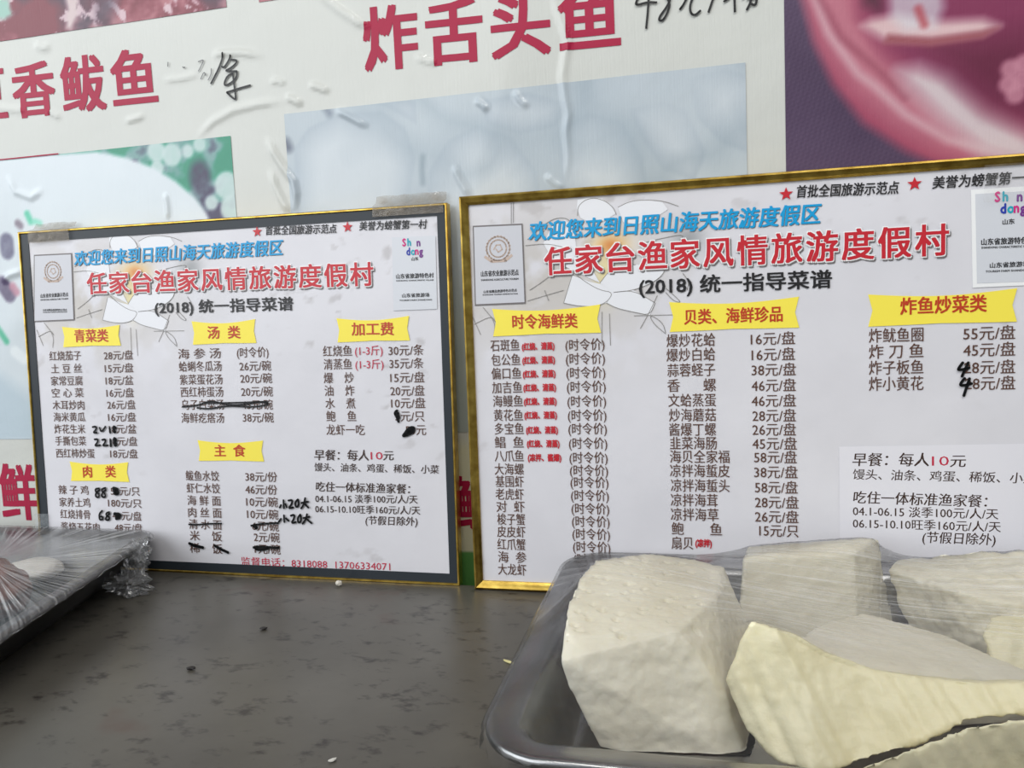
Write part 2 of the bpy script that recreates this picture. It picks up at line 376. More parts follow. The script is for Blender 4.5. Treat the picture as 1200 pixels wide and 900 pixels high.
# ------------------------------------------------------------------ banner
BR = .0099
bm_ = Matrix(((math.cos(BR), -math.sin(BR), 0, 0), (0, 0, -1, -.0012), (math.sin(BR), math.cos(BR), 0, 0), (0, 0, 0, 1)))
banner = empty('menu_banner', 'large glossy wall banner with food photos and big red dish names behind the boards', 'banner', bm_)
CR = [ # raised creases: points, half width, height
 ([(-0.4282,0.7229),(-0.4169,0.7096),(-0.4012,0.6958),(-0.3782,0.6782),(-0.3613,0.6693)], .0042, .0028),
 ([(-0.575,0.6623),(-0.5606,0.6627),(-0.5334,0.6606),(-0.5023,0.653)], .0035, .0024),
 ([(-0.6484,0.6402),(-0.6199,0.6392),(-0.5926,0.6425)], .003, .0018),
 ([(-0.606,0.565),(-0.5799,0.5826),(-0.5511,0.5933),(-0.5152,0.597),(-0.4777,0.5973)], .004, .0022),
 ([(-0.4785,0.6025),(-0.4673,0.5972),(-0.4553,0.5899)], .0035, .003),
 ([(-0.4466,0.6133),(-0.4333,0.6089),(-0.4192,0.6013)], .003, .003),
 ([(-0.5079,0.5569),(-0.5,0.5386),(-0.4876,0.5177),(-0.4749,0.5),(-0.4727,0.4842),(-0.4754,0.4635)], .0038, .004),
 ([(-0.5075,0.5183),(-0.5,0.4947),(-0.4909,0.4751),(-0.4826,0.4619)], .0038, .0035),
 ([(-0.4979,0.6219),(-0.4862,0.6216),(-0.4761,0.6175)], .003, .0022),
 ([(-0.1424,0.6832),(-0.1374,0.6623),(-0.1304,0.6411),(-0.1262,0.6257),(-0.1308,0.6076),(-0.1345,0.5875),(-0.1324,0.5656),(-0.1293,0.5465),(-0.1329,0.5279),(-0.1311,0.4992),(-0.1352,0.4708)], .0032, .0024),
 ([(-0.4129,0.5795),(-0.3945,0.5696),(-0.3711,0.5553)], .0036, .0028),
 ([(-0.3079,0.6297),(-0.2955,0.6244),(-0.2821,0.6191)], .003, .0022),
 ([(-0.2376,0.5736),(-0.2297,0.567),(-0.2229,0.5596)], .003, .003),
 ([(-0.1905,0.5783),(-0.1849,0.5682),(-0.1753,0.5586)], .003, .0028),
 ([(-0.7089,0.5951),(-0.6933,0.5968),(-0.6777,0.5996)], .003, .0024),
 ([(-0.8362,0.7065),(-0.8234,0.7006),(-0.81,0.7002)], .0045, .0024),
 ([(-0.825,0.6196),(-0.8148,0.6142),(-0.8047,0.6088)], .003, .0024),
 ([(-0.9103,0.6326),(-0.8844,0.6278),(-0.8574,0.6228)], .004, .0018),
 ([(-0.6584,0.5007),(-0.6561,0.4852),(-0.6568,0.4656)], .003, .0026),
 ([(-0.8979,0.5432),(-0.8868,0.5195),(-0.863,0.5097),(-0.8411,0.5193)], .0045, .0022),
 ([(-0.2686,0.5013),(-0.2611,0.4838),(-0.2496,0.4631)], .003, .0026),
 ([(-0.1586,0.4823),(-0.149,0.4719),(-0.1374,0.4642)], .003, .0022),
 ([(-0.926,0.4004),(-0.9092,0.4089),(-0.8889,0.4125)], .004, .003),
]
def disp(U, V):
    d = (fbm(U*7, V*5, 0., 11, 3)-.5)*.004
    for pts, hw, h in CR:
        xs = [p[0] for p in pts]; ys = [p[1] for p in pts]
        mk = (U > min(xs)-.02) & (U < max(xs)+.02) & (V > min(ys)-.02) & (V < max(ys)+.02)
        if not mk.any(): continue
        dd, t = seg_dist(U[mk], V[mk], pts)
        tp = np.clip(np.minimum(t, 1-t)*5, 0, 1)
        d[mk] += h*1.05*np.exp(-(dd/hw)**2)*tp
    return d
def sheet(name, u0, u1, v0, v1, st, paint, z, mat=None):
    nx = max(2, int((u1-u0)/st)+1); ny = max(2, int((v1-v0)/st)+1)
    U, V = np.meshgrid(np.linspace(u0, u1, nx), np.linspace(v0, v1, ny))
    return grid_mesh(name, U, V, disp(U, V)+.002+z, paint(U, V), mat or M_vinyl, banner)
def flat(c):
    return lambda U, V: np.ones(U.shape+(3,))*np.array(c, float)
def p_base(U, V):
    col = np.ones(U.shape+(3,))*np.array((208, 209, 203.))
    col += ((fbm(U*5, V*5, 0, 3)-.5)*8)[..., None]
    gy = (-0.2796,0.0352)[1]
    col = mix(col, (216, 214, 186), np.clip(((-0.2718,0.1819)[1]-V)/.02, 0, 1)*np.clip((U-(-0.4354,0.1833)[0])/.05, 0, 1))
    col = mix(col, (92, 150, 80), np.clip((gy-V)/.002, 0, 1)*np.clip((U-(-0.5558,0.1843)[0])/.01, 0, 1))
    return col
sheet('banner_sheet', -1.45, .80, -.045, 1.15, .0034, p_base, 0)
def p_meat(U, V):
    a = fbm(U*22, V*30, 0, 21); b = fbm(U*60+V*20, V*60, 0, 22); c = fbm(U*10, V*12, 0, 23)
    col = np.ones(U.shape+(3,))*np.array((120, 30, 48.))
    col = mix(col, (66, 40, 60), np.clip((c-.52)*7, 0, 1))
    col = mix(col, (204, 150, 152), np.clip((a-.58)*7, 0, 1)*.6)
    col = mix(col, (214, 190, 196), np.clip((b-.64)*14, 0, 1)*.9)
    col = mix(col, (206, 186, 186), mpoly(U, V, [(-0.7815,0.7623),(-0.7595,0.7594),(-0.7651,0.7335),(-0.7761,0.7177),(-0.7837,0.7208),(-0.7784,0.7437)], .004))
    col = mix(col, (70, 52, 72), mpoly(U, V, [(-0.734,0.7561),(-0.7024,0.7519),(-0.7113,0.7289),(-0.7335,0.7253)], .01)*.8)
    col = mix(col, (150, 190, 176), mpoly(U, V, [(-0.9014,0.7758),(-0.8693,0.7684),(-0.8669,0.755),(-0.8637,0.748),(-0.878,0.7433),(-0.905,0.7488)], .004)*(.5+.5*(b > .45)))
    return col
sheet('printed_photo', -1.45, (-0.5485,0.7186)[0], (-0.7579,0.7166)[1], 1.15, .0022, p_meat, .0007)
sheet('printed_photo', (-0.504,0.7169)[0], (0.0616,0.644)[0], (-0.5017,0.7166)[1], 1.15, .004, p_meat, .0007)
def p_plate(U, V):
    a = fbm(U*26, V*26, 0, 31); b = fbm(U*70, V*70, 0, 32)
    col = np.ones(U.shape+(3,))*np.array((120, 160, 158.))
    col = mix(col, (40, 142, 112), np.clip((a-.5)*9, 0, 1))
    col = mix(col, (58, 50, 84), np.clip((.47-a)*9, 0, 1))
    for cx, cy, r in [(-0.6659,0.5533)+(.016,), (-0.6438,0.547)+(.017,), (-0.6198,0.5492)+(.011,), (-0.5676,0.5022)+(.02,), (-0.5914,0.4826)+(.012,), (-0.6667,0.5328)+(.012,), (-0.5617,0.4729)+(.02,), (-0.6019,0.5561)+(.012,)]:
        col = mix(col, (196, 214, 212), np.clip((r-np.hypot(U-cx, V-cy))/.005, 0, 1)*.9)
    col = mix(col, (54, 46, 78), np.clip((.016-np.hypot((U-(-0.6056,0.5159)[0])*.8, (V-(-0.6056,0.5159)[1])*.6))/.008, 0, 1)*(.5+b*.8))
    pl = mpoly(U, V, [(-1.32,0.5094),(-1.0887,0.5589),(-0.9122,0.5637),(-0.829,0.5633),(-0.7555,0.5612),(-0.7111,0.5496),(-0.6717,0.5332),(-0.6408,0.5134),(-0.6154,0.4909),(-0.5999,0.4703),(-0.5818,0.4259),(-0.5664,0.3488),(-0.577,0.2273),(-0.6411,0.0785),(-1.3971,0.0673)], .003)
    col = mix(col, (216, 224, 229), pl)
    rim = mpoly(U, V, [(-1.302,0.4201),(-0.9775,0.5032),(-0.7952,0.5045),(-0.6928,0.477),(-0.6537,0.4193),(-0.6496,0.3302),(-0.6799,0.2176),(-1.3621,0.0678)], .05)
    col = mix(col, (209, 218, 223), rim*.7)
    col += ((fbm(U*9, V*9, 0, 33)-.5)*10)[..., None]
    for pts, wd, c in [([(-0.9106,0.4544),(-0.9109,0.4405)], .011, (74, 70, 104)), ([(-0.8893,0.4773),(-0.8856,0.4736)], .005, (120, 104, 120)), ([(-0.925,0.3968),(-0.9154,0.3823)], .011, (72, 56, 92)), ([(-0.9084,0.3925),(-0.9037,0.3852)], .006, (190, 130, 150)),
                    ([(-0.8725,0.4887),(-0.8682,0.4781)], .0045, (78, 196, 160)), ([(-0.8613,0.4776),(-0.8534,0.4748)], .004, (120, 214, 186)), ([(-0.9415,0.336),(-0.9294,0.3177)], .0045, (70, 180, 140)), ([(-0.9168,0.303),(-0.9037,0.293)], .008, (232, 238, 240))]:
        col = mix(col, c, mline(U, V, pts, wd, .005)*(.6+.5*b).clip(0, 1))
    col = mix(col, (190, 205, 214), mpoly(U, V, [(-1.0809,0.2984),(-0.9427,0.2701),(-0.8897,0.2329),(-0.897,0.1726),(-1.0988,0.1738)], .012))
    return col
sheet('printed_photo', -1.45, (-0.5574,0.5626)[0], (-0.9322,0.1802)[1], (-0.7227,0.5627)[1], .0024, p_plate, .0007)
def p_flesh(U, V):
    a = fbm(U*6+.5*V, V*8, 0, 41, 3); b = fbm(U*16, V*16, 0, 42)
    col = np.ones(U.shape+(3,))*np.array((184, 194, 201.))
    col += ((a-.5)*26)[..., None]*np.array((1.1, 1, .8))
    for poly in [[(-0.473,0.5393),(-0.4516,0.563),(-0.4075,0.577),(-0.3523,0.5735),(-0.3234,0.5508),(-0.3126,0.515),(-0.3273,0.4508),(-0.3745,0.4027),(-0.4741,0.4508)], [(-0.3051,0.4593),(-0.2996,0.4989),(-0.2743,0.5314),(-0.237,0.5464),(-0.1968,0.5291),(-0.1683,0.4879),(-0.1608,0.4291),(-0.2447,0.3949),(-0.3084,0.4393)],
                 [(-0.2356,0.5734),(-0.1745,0.5767),(-0.1307,0.5608),(-0.1416,0.5334),(-0.1867,0.5281),(-0.2247,0.5433)], [(-0.1416,0.5334),(-0.1068,0.5471),(-0.0689,0.534),(-0.0465,0.4918),(-0.0386,0.4395),(-0.1112,0.4257),(-0.1442,0.4667)], [(-0.0638,0.5465),(-0.0215,0.5514),(0.0021,0.5381),(0.0229,0.4903),(0.0085,0.4593),(-0.0282,0.4762),(-0.0488,0.5107)],
                 [(0.002,0.5726),(0.0427,0.579),(0.0735,0.5666),(0.0722,0.4815),(0.0367,0.4983),(0.0101,0.5281)], [(-0.4065,0.591),(-0.3621,0.5924),(-0.3087,0.5809),(-0.3084,0.5493),(-0.3468,0.5749)]]:
        d, _ = seg_dist(U, V, list(poly)+[poly[0]]); ii = inside(U, V, poly)
        sh = np.clip(d/.035, 0, 1)**.6
        lob = np.array((168, 180, 190.))*(1-sh[..., None])+np.array((203, 210, 215.))*sh[..., None]
        mk_ = np.clip(d/.004, 0, 1)*ii
        col = col*(1-mk_[..., None])+lob*mk_[..., None]
    wx = U+.05*(fbm(U*6, V*6, 0, 45, 2)-.5); wy = V+.05*(fbm(U*6, V*6, 0, 46, 2)-.5)
    f = fbm(wx*9+wy*4, wy*7-wx*2, 0, 47, 2); ridge = np.clip(1-np.abs(f-.5)*9, 0, 1)
    col = mix(col, (158, 172, 182), ridge*.45); col = mix(col, (200, 208, 214), np.clip((f-.56)*6, 0, 1)*.5)
    for pts, wd, c in [([(-0.3051,0.5143),(-0.307,0.4995),(-0.3068,0.4845)], .0012, (110, 128, 140)), ([(-0.4251,0.5828),(-0.421,0.5763)], .003, (96, 106, 124)), ([(-0.4817,0.5473),(-0.4787,0.5408)], .005, (70, 76, 96)),
                       ]:
        col = mix(col, c, mline(U, V, pts, wd, .010)*.8)
    col = mix(col, (158, 166, 158), np.clip(((-0.2605,0.3959)[1]-V)/.12, 0, 1)*.7)  # shade in the gap between the boards, painted into the print
    return col
sheet('printed_photo', (-0.4814,0.5658)[0], (0.0634,0.5409)[0], (-0.2717,0.184)[1], (-0.1944,0.5816)[1], .0024, p_flesh, .0007)
def p_bowl(U, V):
    a = fbm(U*12, V*12, 0, 51); wv = np.sin(U*900+V*500)*np.sin(V*900-U*300)
    col = np.ones(U.shape+(3,))*np.array((84, 66, 92.)) + (wv*7)[..., None] + ((a-.5)*24)[..., None]
    bowl = mpoly(U, V, [(0.114,0.6923),(0.1219,0.6397),(0.1317,0.5952),(0.1508,0.5495),(0.1799,0.5072),(0.2211,0.4746),(0.2697,0.447),(0.4091,0.3896),(0.474,0.6407)], .006)
    col = mix(col, (164, 74, 100), bowl)
    col = mix(col, (198, 128, 142), mpoly(U, V, [(0.1174,0.6918),(0.1261,0.6392),(0.1426,0.5896),(0.1717,0.5429),(0.2088,0.5044),(0.2536,0.4717),(0.3171,0.4389),(0.3556,0.4341),(0.2932,0.4835),(0.2372,0.5317),(0.1982,0.5771),(0.1761,0.6156),(0.1599,0.6857)], .012)*.75)
    col = mix(col, (214, 176, 184), mline(U, V, [(0.1304,0.6472),(0.1469,0.602),(0.1759,0.5572),(0.19,0.5453),(0.2211,0.5119),(0.2615,0.4822),(0.3246,0.4595)], .004, .008)*.7)
    col = mix(col, (118, 40, 62), mline(U, V, [(0.1346,0.6466),(0.1594,0.5962),(0.1966,0.5575),(0.2211,0.5291)], .002, .010)*.5)
    col = mix(col, (126, 48, 84), mpoly(U, V, [(0.1764,0.6834),(0.1819,0.6149),(0.2048,0.5763),(0.2332,0.5449),(0.2771,0.5191),(0.3548,0.4862),(0.474,0.6407)], .014)*.85)
    col = mix(col, (212, 194, 198), mpoly(U, V, [(0.2145,0.5564),(0.2331,0.5577),(0.2612,0.5445),(0.2929,0.5107),(0.3436,0.4747),(0.344,0.4451),(0.2933,0.4665),(0.2534,0.5044),(0.2227,0.5401)], .012))
    col = mix(col, (100, 34, 60), mpoly(U, V, [(0.2491,0.5771),(0.3306,0.5799),(0.3548,0.4862),(0.3007,0.5099),(0.2691,0.5453)], .02)*.8)
    col = mix(col, (72, 38, 52), mpoly(U, V, [(0.1804,0.6575),(0.1967,0.6553),(0.195,0.6217),(0.1844,0.6274)], .01))
    col = mix(col, (220, 186, 188), mpoly(U, V, [(0.1794,0.605),(0.1885,0.6107),(0.2129,0.6127),(0.2529,0.601),(0.2921,0.5978),(0.3076,0.5893),(0.2922,0.5828),(0.2451,0.5818),(0.2007,0.5887)], .006))
    col = mix(col, (156, 84, 92), mpoly(U, V, [(0.2048,0.5934),(0.2451,0.5851),(0.2922,0.5862),(0.3061,0.5878),(0.2923,0.5795),(0.2451,0.5776),(0.2007,0.5853)], .004))
    col = mix(col, (214, 216, 222), mpoly(U, V, [(0.2048,0.6542),(0.2527,0.6477),(0.2568,0.6139),(0.249,0.5948),(0.221,0.5948),(0.2064,0.6101)], .006)*(.6+.5*(a-.3)).clip(0, 1))
    col = mix(col, (176, 60, 70), mline(U, V, [(0.233,0.6152),(0.2386,0.5994)], .004, .006)*.7)
    for c in [(0.3173,0.5467),(0.3282,0.5347),(0.316,0.5318),(0.3295,0.5503),(0.3222,0.5211)]:
        col = mix(col, (204, 140, 158), np.clip((.012-np.hypot(U-c[0], V-c[1]))/.006, 0, 1)*.8)
    return col
sheet('printed_photo', (0.1034,0.5898)[0], .80, (0.1013,0.3466)[1], 1.15, .0022, p_bowl, .0007)

def cut(mb, step=.006):
    """split lettering on a grid so that it follows the creases of the sheet"""
    bm = bmesh.new(); vs = [bm.verts.new(v) for v in mb.v]
    for f in mb.f:
        try: bm.faces.new([vs[i] for i in f])
        except ValueError: pass
    for ax in (0, 1):
        lo = min(v[ax] for v in mb.v); hi = max(v[ax] for v in mb.v); k = lo+step
        while k < hi:
            n = [0, 0, 0]; n[ax] = 1; c = [0, 0, 0]; c[ax] = k
            bmesh.ops.bisect_plane(bm, geom=bm.verts[:]+bm.edges[:]+bm.faces[:], plane_co=c, plane_no=n); k += step
    bm.verts.index_update()
    V_ = np.array([v.co[:] for v in bm.verts]); d = disp(V_[:, 0].copy(), V_[:, 1].copy())
    out = MB(); out.add([(a, b, c+e) for (a, b, c), e in zip(V_, d)], [tuple(v.index for v in f.verts) for f in bm.faces]); bm.free()
    return out
for i, (s, x0, y0, x1, y1, h, bd) in enumerate([("豆香鲅鱼",-0.9520,0.6493,-0.6579,0.6454,0.0659)+(.030,), ("炸舌头鱼",-0.3700,0.6546,-0.0700,0.6465,0.0677)+(.032,), ("海鲜",-1.0349,0.1018,-0.9069,0.1029,0.0749)+(.032,), ("鱿",-0.2919,0.0944,-0.2384,0.0951,0.0621)+(.032,)]):
    mb = MB(); put_spaced(mb, s, x0, y0, x1, y1, h, .00255, bd*.85, gap=.17); cut(mb, .0035).build('printed_lettering', M_red_vinyl, banner)
mb = MB()
for s in [[(-0.9984,0.5642),(-0.9406,0.5633),(-0.8842,0.563),(-0.8128,0.563)]]: stroke(mb, s, .0016, .0036)
cut(mb).build('printed_line', M_red_vinyl, banner)
HW = [[(-0.5566,0.6625),(-0.5597,0.6547),(-0.5656,0.6442),(-0.5725,0.6354),(-0.5782,0.6279)], [(-0.547,0.6584),(-0.5503,0.6528),(-0.5576,0.645),(-0.5608,0.6466)], [(-0.5479,0.6534),(-0.5389,0.652),(-0.5404,0.6483),(-0.5488,0.6432),(-0.5579,0.6408),(-0.5402,0.6388)], [(-0.5406,0.6392),(-0.5407,0.6337),(-0.5451,0.6282),(-0.5544,0.624),(-0.5594,0.624),(-0.5584,0.6287),(-0.5535,0.6351),(-0.5463,0.6369)],
      [(-0.5463,0.6378),(-0.5455,0.617),(-0.5448,0.6048),(-0.5499,0.6079),(-0.5572,0.6156)], [(-0.5572,0.6151),(-0.543,0.6176),(-0.523,0.6203)]]
HW2 = [[(-0.0445,0.6673),(-0.051,0.6569),(-0.0492,0.6544),(-0.0386,0.6563),(-0.0279,0.6547)], [(-0.0361,0.6647),(-0.0377,0.6469),(-0.0402,0.6284)], [(-0.0216,0.6628),(-0.0142,0.6544),(-0.0152,0.6456),(-0.0216,0.6351),(-0.0262,0.6353),(-0.0256,0.6394),(-0.0174,0.6488),(-0.0129,0.6572),(-0.0155,0.6635)],
      [(0.0056,0.6593),(0.0008,0.6495),(-0.0038,0.6444)], [(0.0116,0.6585),(0.0068,0.6472),(0.0074,0.639),(0.0118,0.6359),(0.0179,0.6406)], [(0.0331,0.6556),(0.026,0.6374)], [(0.0523,0.6546),(0.0485,0.65),(0.0423,0.6468)], [(0.0532,0.6516),(0.0535,0.6342)],
      [(0.0617,0.6475),(0.0654,0.6507)], [(0.0697,0.6509),(0.0703,0.6435),(0.0655,0.635)], [(0.066,0.6462),(0.0747,0.6466),(0.0761,0.6427),(0.0739,0.6387),(0.0703,0.6406)]]
def wmark(name, st, wd, mat=M_marker):
    mb = MB()
    for s in st: stroke(mb, smooth_pts(s), wd, .0038)
    return cut(mb, .012).build(name, mat, banner)
wmark('handwritten_mark', HW, .0024); wmark('handwritten_price', HW2, .0024)
wmark('worn_handwriting', [[(-0.6364,0.6608),(-0.6373,0.6557)], [(-0.6161,0.6528),(-0.6147,0.6512),(-0.6129,0.6521)], [(-0.5938,0.6563),(-0.5845,0.6584),(-0.5903,0.6504),(-0.5944,0.6448)], [(-0.5921,0.635),(-0.5864,0.6439),(-0.5843,0.6385)], [(-0.5757,0.6462),(-0.5763,0.6393),(-0.5818,0.6326)]], .0012, M_faint)

# ------------------------------------------------------------------ framed boards
def board_matrix(x, y, lean, rot):
    V_ = Vector((0, math.sin(lean), math.cos(lean))); X_ = Vector((1, 0, 0))
    X2 = X_*math.cos(rot)+V_*math.sin(rot); V2 = -X_*math.sin(rot)+V_*math.cos(rot); Nn = X2.cross(V2)
    m = Matrix((X2, V2, Nn)).transposed().to_4x4(); m.translation = (x, y, 0); return m
def frame_rail(W_, H_, prof, mat, parent, name='frame_rail'):
    """four mitred rails, each its own piece. prof: list of (inset, z)"""
    cor = [(0, 0), (W_, 0), (W_, H_), (0, H_)]
    for k in range(4):
        mb = MB(); vs = []
        for c in (cor[k], cor[(k+1) % 4]):
            sx = 1 if c[0] == 0 else -1; sy = 1 if c[1] == 0 else -1
            vs += [(c[0]+sx*i, c[1]+sy*i, z) for i, z in prof]
        n = len(prof)
        mb.add(vs, [(j, j+n, (j+1) % n+n, (j+1) % n) for j in range(n)]+[tuple(range(n)), tuple(range(2*n-1, n-1, -1))])
        mb.build(name, mat, parent)
FM = (0.9758,0.0080,0.9729,0.0099)
def flower(parent, mp, z, k):
    def P(pts): return [(mp[0]*x+mp[1], mp[2]*y+mp[3]) for x, y in pts]
    fills = [[(0.1361,0.4453),(0.1491,0.4467),(0.1631,0.4445),(0.1734,0.4369),(0.1778,0.4274),(0.1672,0.4212),(0.153,0.4175),(0.139,0.4254),(0.1351,0.4361)], [(0.1803,0.4341),(0.1932,0.4396),(0.2092,0.4401),(0.2284,0.4364),(0.2339,0.4281),(0.2201,0.4199),(0.2017,0.4143),(0.1857,0.4176)],
             [(0.117,0.3325),(0.1276,0.3628),(0.1464,0.3548),(0.1605,0.3513),(0.1732,0.3418),(0.1647,0.3304),(0.1504,0.3273),(0.1337,0.3289)], [(0.1582,0.3526),(0.1716,0.3687),(0.1983,0.3708),(0.2303,0.3668),(0.2267,0.3578),(0.2139,0.3492),(0.193,0.3427),(0.1732,0.3418)],
             [(0.1651,0.3304),(0.1725,0.3413),(0.1953,0.3431),(0.218,0.3282),(0.212,0.315),(0.1971,0.3186),(0.1762,0.3241)], [(0.1278,0.3686),(0.1065,0.3804),(0.0962,0.3999),(0.1078,0.4204),(0.1223,0.4241),(0.1316,0.4142),(0.1332,0.3907),(0.147,0.3735),(0.1582,0.353)]]
    lines = [[(0.1356,0.4279),(0.1366,0.4395),(0.1491,0.4467),(0.1631,0.4441),(0.1745,0.4357),(0.1785,0.4262)], [(0.1803,0.4341),(0.1932,0.4396),(0.2092,0.4401),(0.2296,0.4375),(0.2452,0.4307)], [(0.117,0.3325),(0.1276,0.3628)], [(0.117,0.3325),(0.1337,0.3282),(0.1504,0.3273),(0.1647,0.3304),(0.1732,0.3418),(0.158,0.3448),(0.1417,0.355),(0.1301,0.365)],
             [(0.1582,0.3526),(0.1716,0.3687),(0.1983,0.3708)], [(0.1732,0.3418),(0.193,0.3427),(0.2139,0.3492),(0.2267,0.3578),(0.2303,0.3668)], [(0.1651,0.3304),(0.1762,0.3241),(0.1971,0.3186),(0.212,0.315),(0.218,0.3282)], [(0.1732,0.3418),(0.1953,0.3431),(0.218,0.3282)],
             [(0.0754,0.3988),(0.0999,0.3997),(0.1214,0.3937)], [(0.0781,0.4057),(0.0905,0.4097),(0.0979,0.414)], [(0.0982,0.421),(0.1104,0.4273),(0.1248,0.4263),(0.1293,0.4167)], [(0.0785,0.3485),(0.0936,0.3573),(0.106,0.3662)], [(0.0957,0.3477),(0.1001,0.3356)], [(0.0757,0.3366),(0.1004,0.3427),(0.1175,0.3467)],
             [(0.012,0.3125),(0.0327,0.3215),(0.0374,0.314)], [(0.023,0.3316),(0.0374,0.314),(0.0342,0.297)], [(0.0099,0.3224),(0.0191,0.3)], [(0.2013,0.3009),(0.2109,0.3169),(0.2205,0.3362)], [(0.2298,0.3438),(0.2387,0.3354),(0.2464,0.327),(0.2374,0.3297),(0.2297,0.3392)],
             [(0.2287,0.2953),(0.2256,0.307),(0.2109,0.3164),(0.2163,0.305),(0.2287,0.2941)], [(0.2058,0.3934),(0.2219,0.397),(0.2535,0.4014),(0.2398,0.3891)], [(0.2482,0.359),(0.2547,0.3495),(0.2523,0.3405)], [(0.1597,0.3212),(0.1586,0.2835)], [(0.1679,0.3186),(0.1681,0.2832)], [(0.1947,0.3152),(0.2405,0.3145)]]
    mb = MB()
    for f in fills:
        q = P(f); mb.add([(x, y, z) for x, y in q], [tuple(range(len(q)))])
    tag(mb.build('printed_petals', M_petal, parent), kind='stuff')
    mb = MB()
    for l in lines: stroke(mb, smooth_pts(P(l)), .0007*k, z+.0001)
    tag(mb.build('printed_flower_outline', M_line, parent), kind='stuff')
def p_paper(mp, seed, k):
    c0 = (0.1711,0.3936); c1 = (0.1636,0.3614); c2 = (0.2552,0.3959); lf = (0.0984,0.3571)
    def P(c): return (mp[0]*c[0]+mp[1], mp[2]*c[1]+mp[3])
    def fn(U, V):
        col = np.ones(U.shape+(3,))*np.array((223, 221, 226.))
        a = fbm(U*20, V*20, 0, seed); b = fbm(U*45, V*70, 0, seed+5); c = fbm(U*5, V*5, 0, seed+9)
        col += ((a-.5)*10)[..., None]
        col = mix(col, (192, 188, 190), np.clip((b-.68)*9, 0, 1)*np.clip((c-.42)*6, 0, 1)*.8)
        x, y = P(lf); g = np.exp(-(((U-x)/(.13*k))**2+((V-y)/.075)**2))
        col = mix(col, (200, 194, 188), g*np.clip((fbm(U*34, V*34, 0, seed+3)-.36)*5, 0, 1)*.9)
        x, y = P(c1); col = mix(col, (236, 220, 160), np.exp(-(((U-x)/(.011*k))**2+((V-y)/.026)**2))*.9)
        x, y = P(c0); col = mix(col, (238, 196, 120), np.exp(-(((U-x)/(.022*k))**2+((V-y)/.014)**2))*.9)
        col = mix(col, (214, 130, 70), np.exp(-(((U-x)/(.009*k))**2+((V-y)/.007)**2))*.8)
        x, y = P(c2); col = mix(col, (158, 160, 162), np.exp(-(((U-x)/(.016*k))**2+((V-y)/.014)**2))*.9)
        return col
    return fn
def paper(parent, rect, fn, z, st=.0025):
    u0, u1, v0, v1 = rect
    U, V = np.meshgrid(np.linspace(u0, u1, int((u1-u0)/st)), np.linspace(v0, v1, int((v1-v0)/st)))
    Zc = z+(fbm(U*9, V*9, 0, 77, 2)-.5)*.0006
    return grid_mesh('menu_sheet', U, V, Zc, fn(U, V), M_paper, parent)
def title(parent, z, blue, red, year, st1, st2, stars, k):
    mb = MB(); put(mb, *blue, z+.0002, .012, .12, 0, .0007*k, -.0007*k); mb.build('welcome_line_shadow', M_shadow, parent)
    mb = MB(); put(mb, *blue, z+.0005, .024, .12); mb.build('welcome_line', M_blue, parent)
    mb = MB(); put_spaced(mb, *red, z+.0002, .022, 0, .010, .0016*k, -.0020*k); mb.build('title_shadow', M_shadow, parent)
    mb = MB(); put_spaced(mb, *red, z+.0005, .022, 0, .026); mb.build('title_outline', M_white, parent)
    mb = MB(); put_spaced(mb, *red, z+.0009, .022); mb.build('title_lettering', M_redink, parent)
    mb = MB(); put(mb, *year, z+.0005, .022); mb.build('year_line', M_black, parent)
    for st in (st1, st2):
        mb = MB(); put(mb, *st, z+.0005, .016, .12); mb.build('slogan_lettering', M_black, parent)
    for c in stars:
        mb = MB(); star(mb, c, .0072*k, z+.0005); mb.build('red_star', M_redink, parent)
def headings(parent, z, items):
    """items: ribbon (x0,y0),(x1,y1) + text"""
    for (a, b), t in items:
        mb = MB(); ribbon(mb, a[0], b[0], b[1], a[1], z+.0002); r = mb.build('heading_ribbon', M_yellow, parent)
        mb = MB(); put(mb, *t, z+.0006, .02); mb.build('heading_lettering', M_head, parent)
def quad(mb, pts, z): mb.add([(x, y, z) for x, y in pts], [tuple(range(len(pts)))])
def badge_left(parent, z, q, em, lines):
    mb = MB(); cx = sum(p[0] for p in q)/4; cy = sum(p[1] for p in q)/4
    quad(mb, [(cx+(x-cx)*1.05, cy+(y-cy)*1.04) for x, y in q], z+.0001); mb.build('badge_edge', M_shadow, parent)
    mb = MB(); quad(mb, q, z+.0003); mb.build('badge_plate', M_badge, parent)
    mb = MB(); r = em[2]
    for rr in (r, r*.72):
        stroke(mb, [(em[0]+rr*math.cos(a*math.tau/28), em[1]+rr*math.sin(a*math.tau/28)) for a in range(29)], r*.12, z+.0005)
    for a in range(-60, 250, 16):
        t = math.radians(a); c = (em[0]+r*.95*math.cos(t), em[1]+r*.95*math.sin(t))
        stroke(mb, [c, (c[0]+r*.2*math.cos(t+.9), c[1]+r*.2*math.sin(t+.9))], r*.13, z+.0005)
    stroke(mb, [(em[0]-r*1.2, em[1]-r*.6), (em[0]-r*.6, em[1]-r*1.05), (em[0]+r*.6, em[1]-r*1.05), (em[0]+r*1.2, em[1]-r*.6)], r*.22, z+.0005)
    stroke(mb, [(em[0]-r*.4, em[1]-r*.1), (em[0]-r*.15, em[1]+r*.3), (em[0]+r*.2, em[1]+r*.3), (em[0]+r*.35, em[1]-r*.1), (em[0], em[1]-r*.3), (em[0]-r*.2, em[1])], r*.10, z+.0005)
    mb.build('badge_emblem', M_emblem, parent)
    mb = MB()
    for l in lines: put(mb, *l, z+.0005, .02)
    mb.build('badge_lettering', M_black, parent)
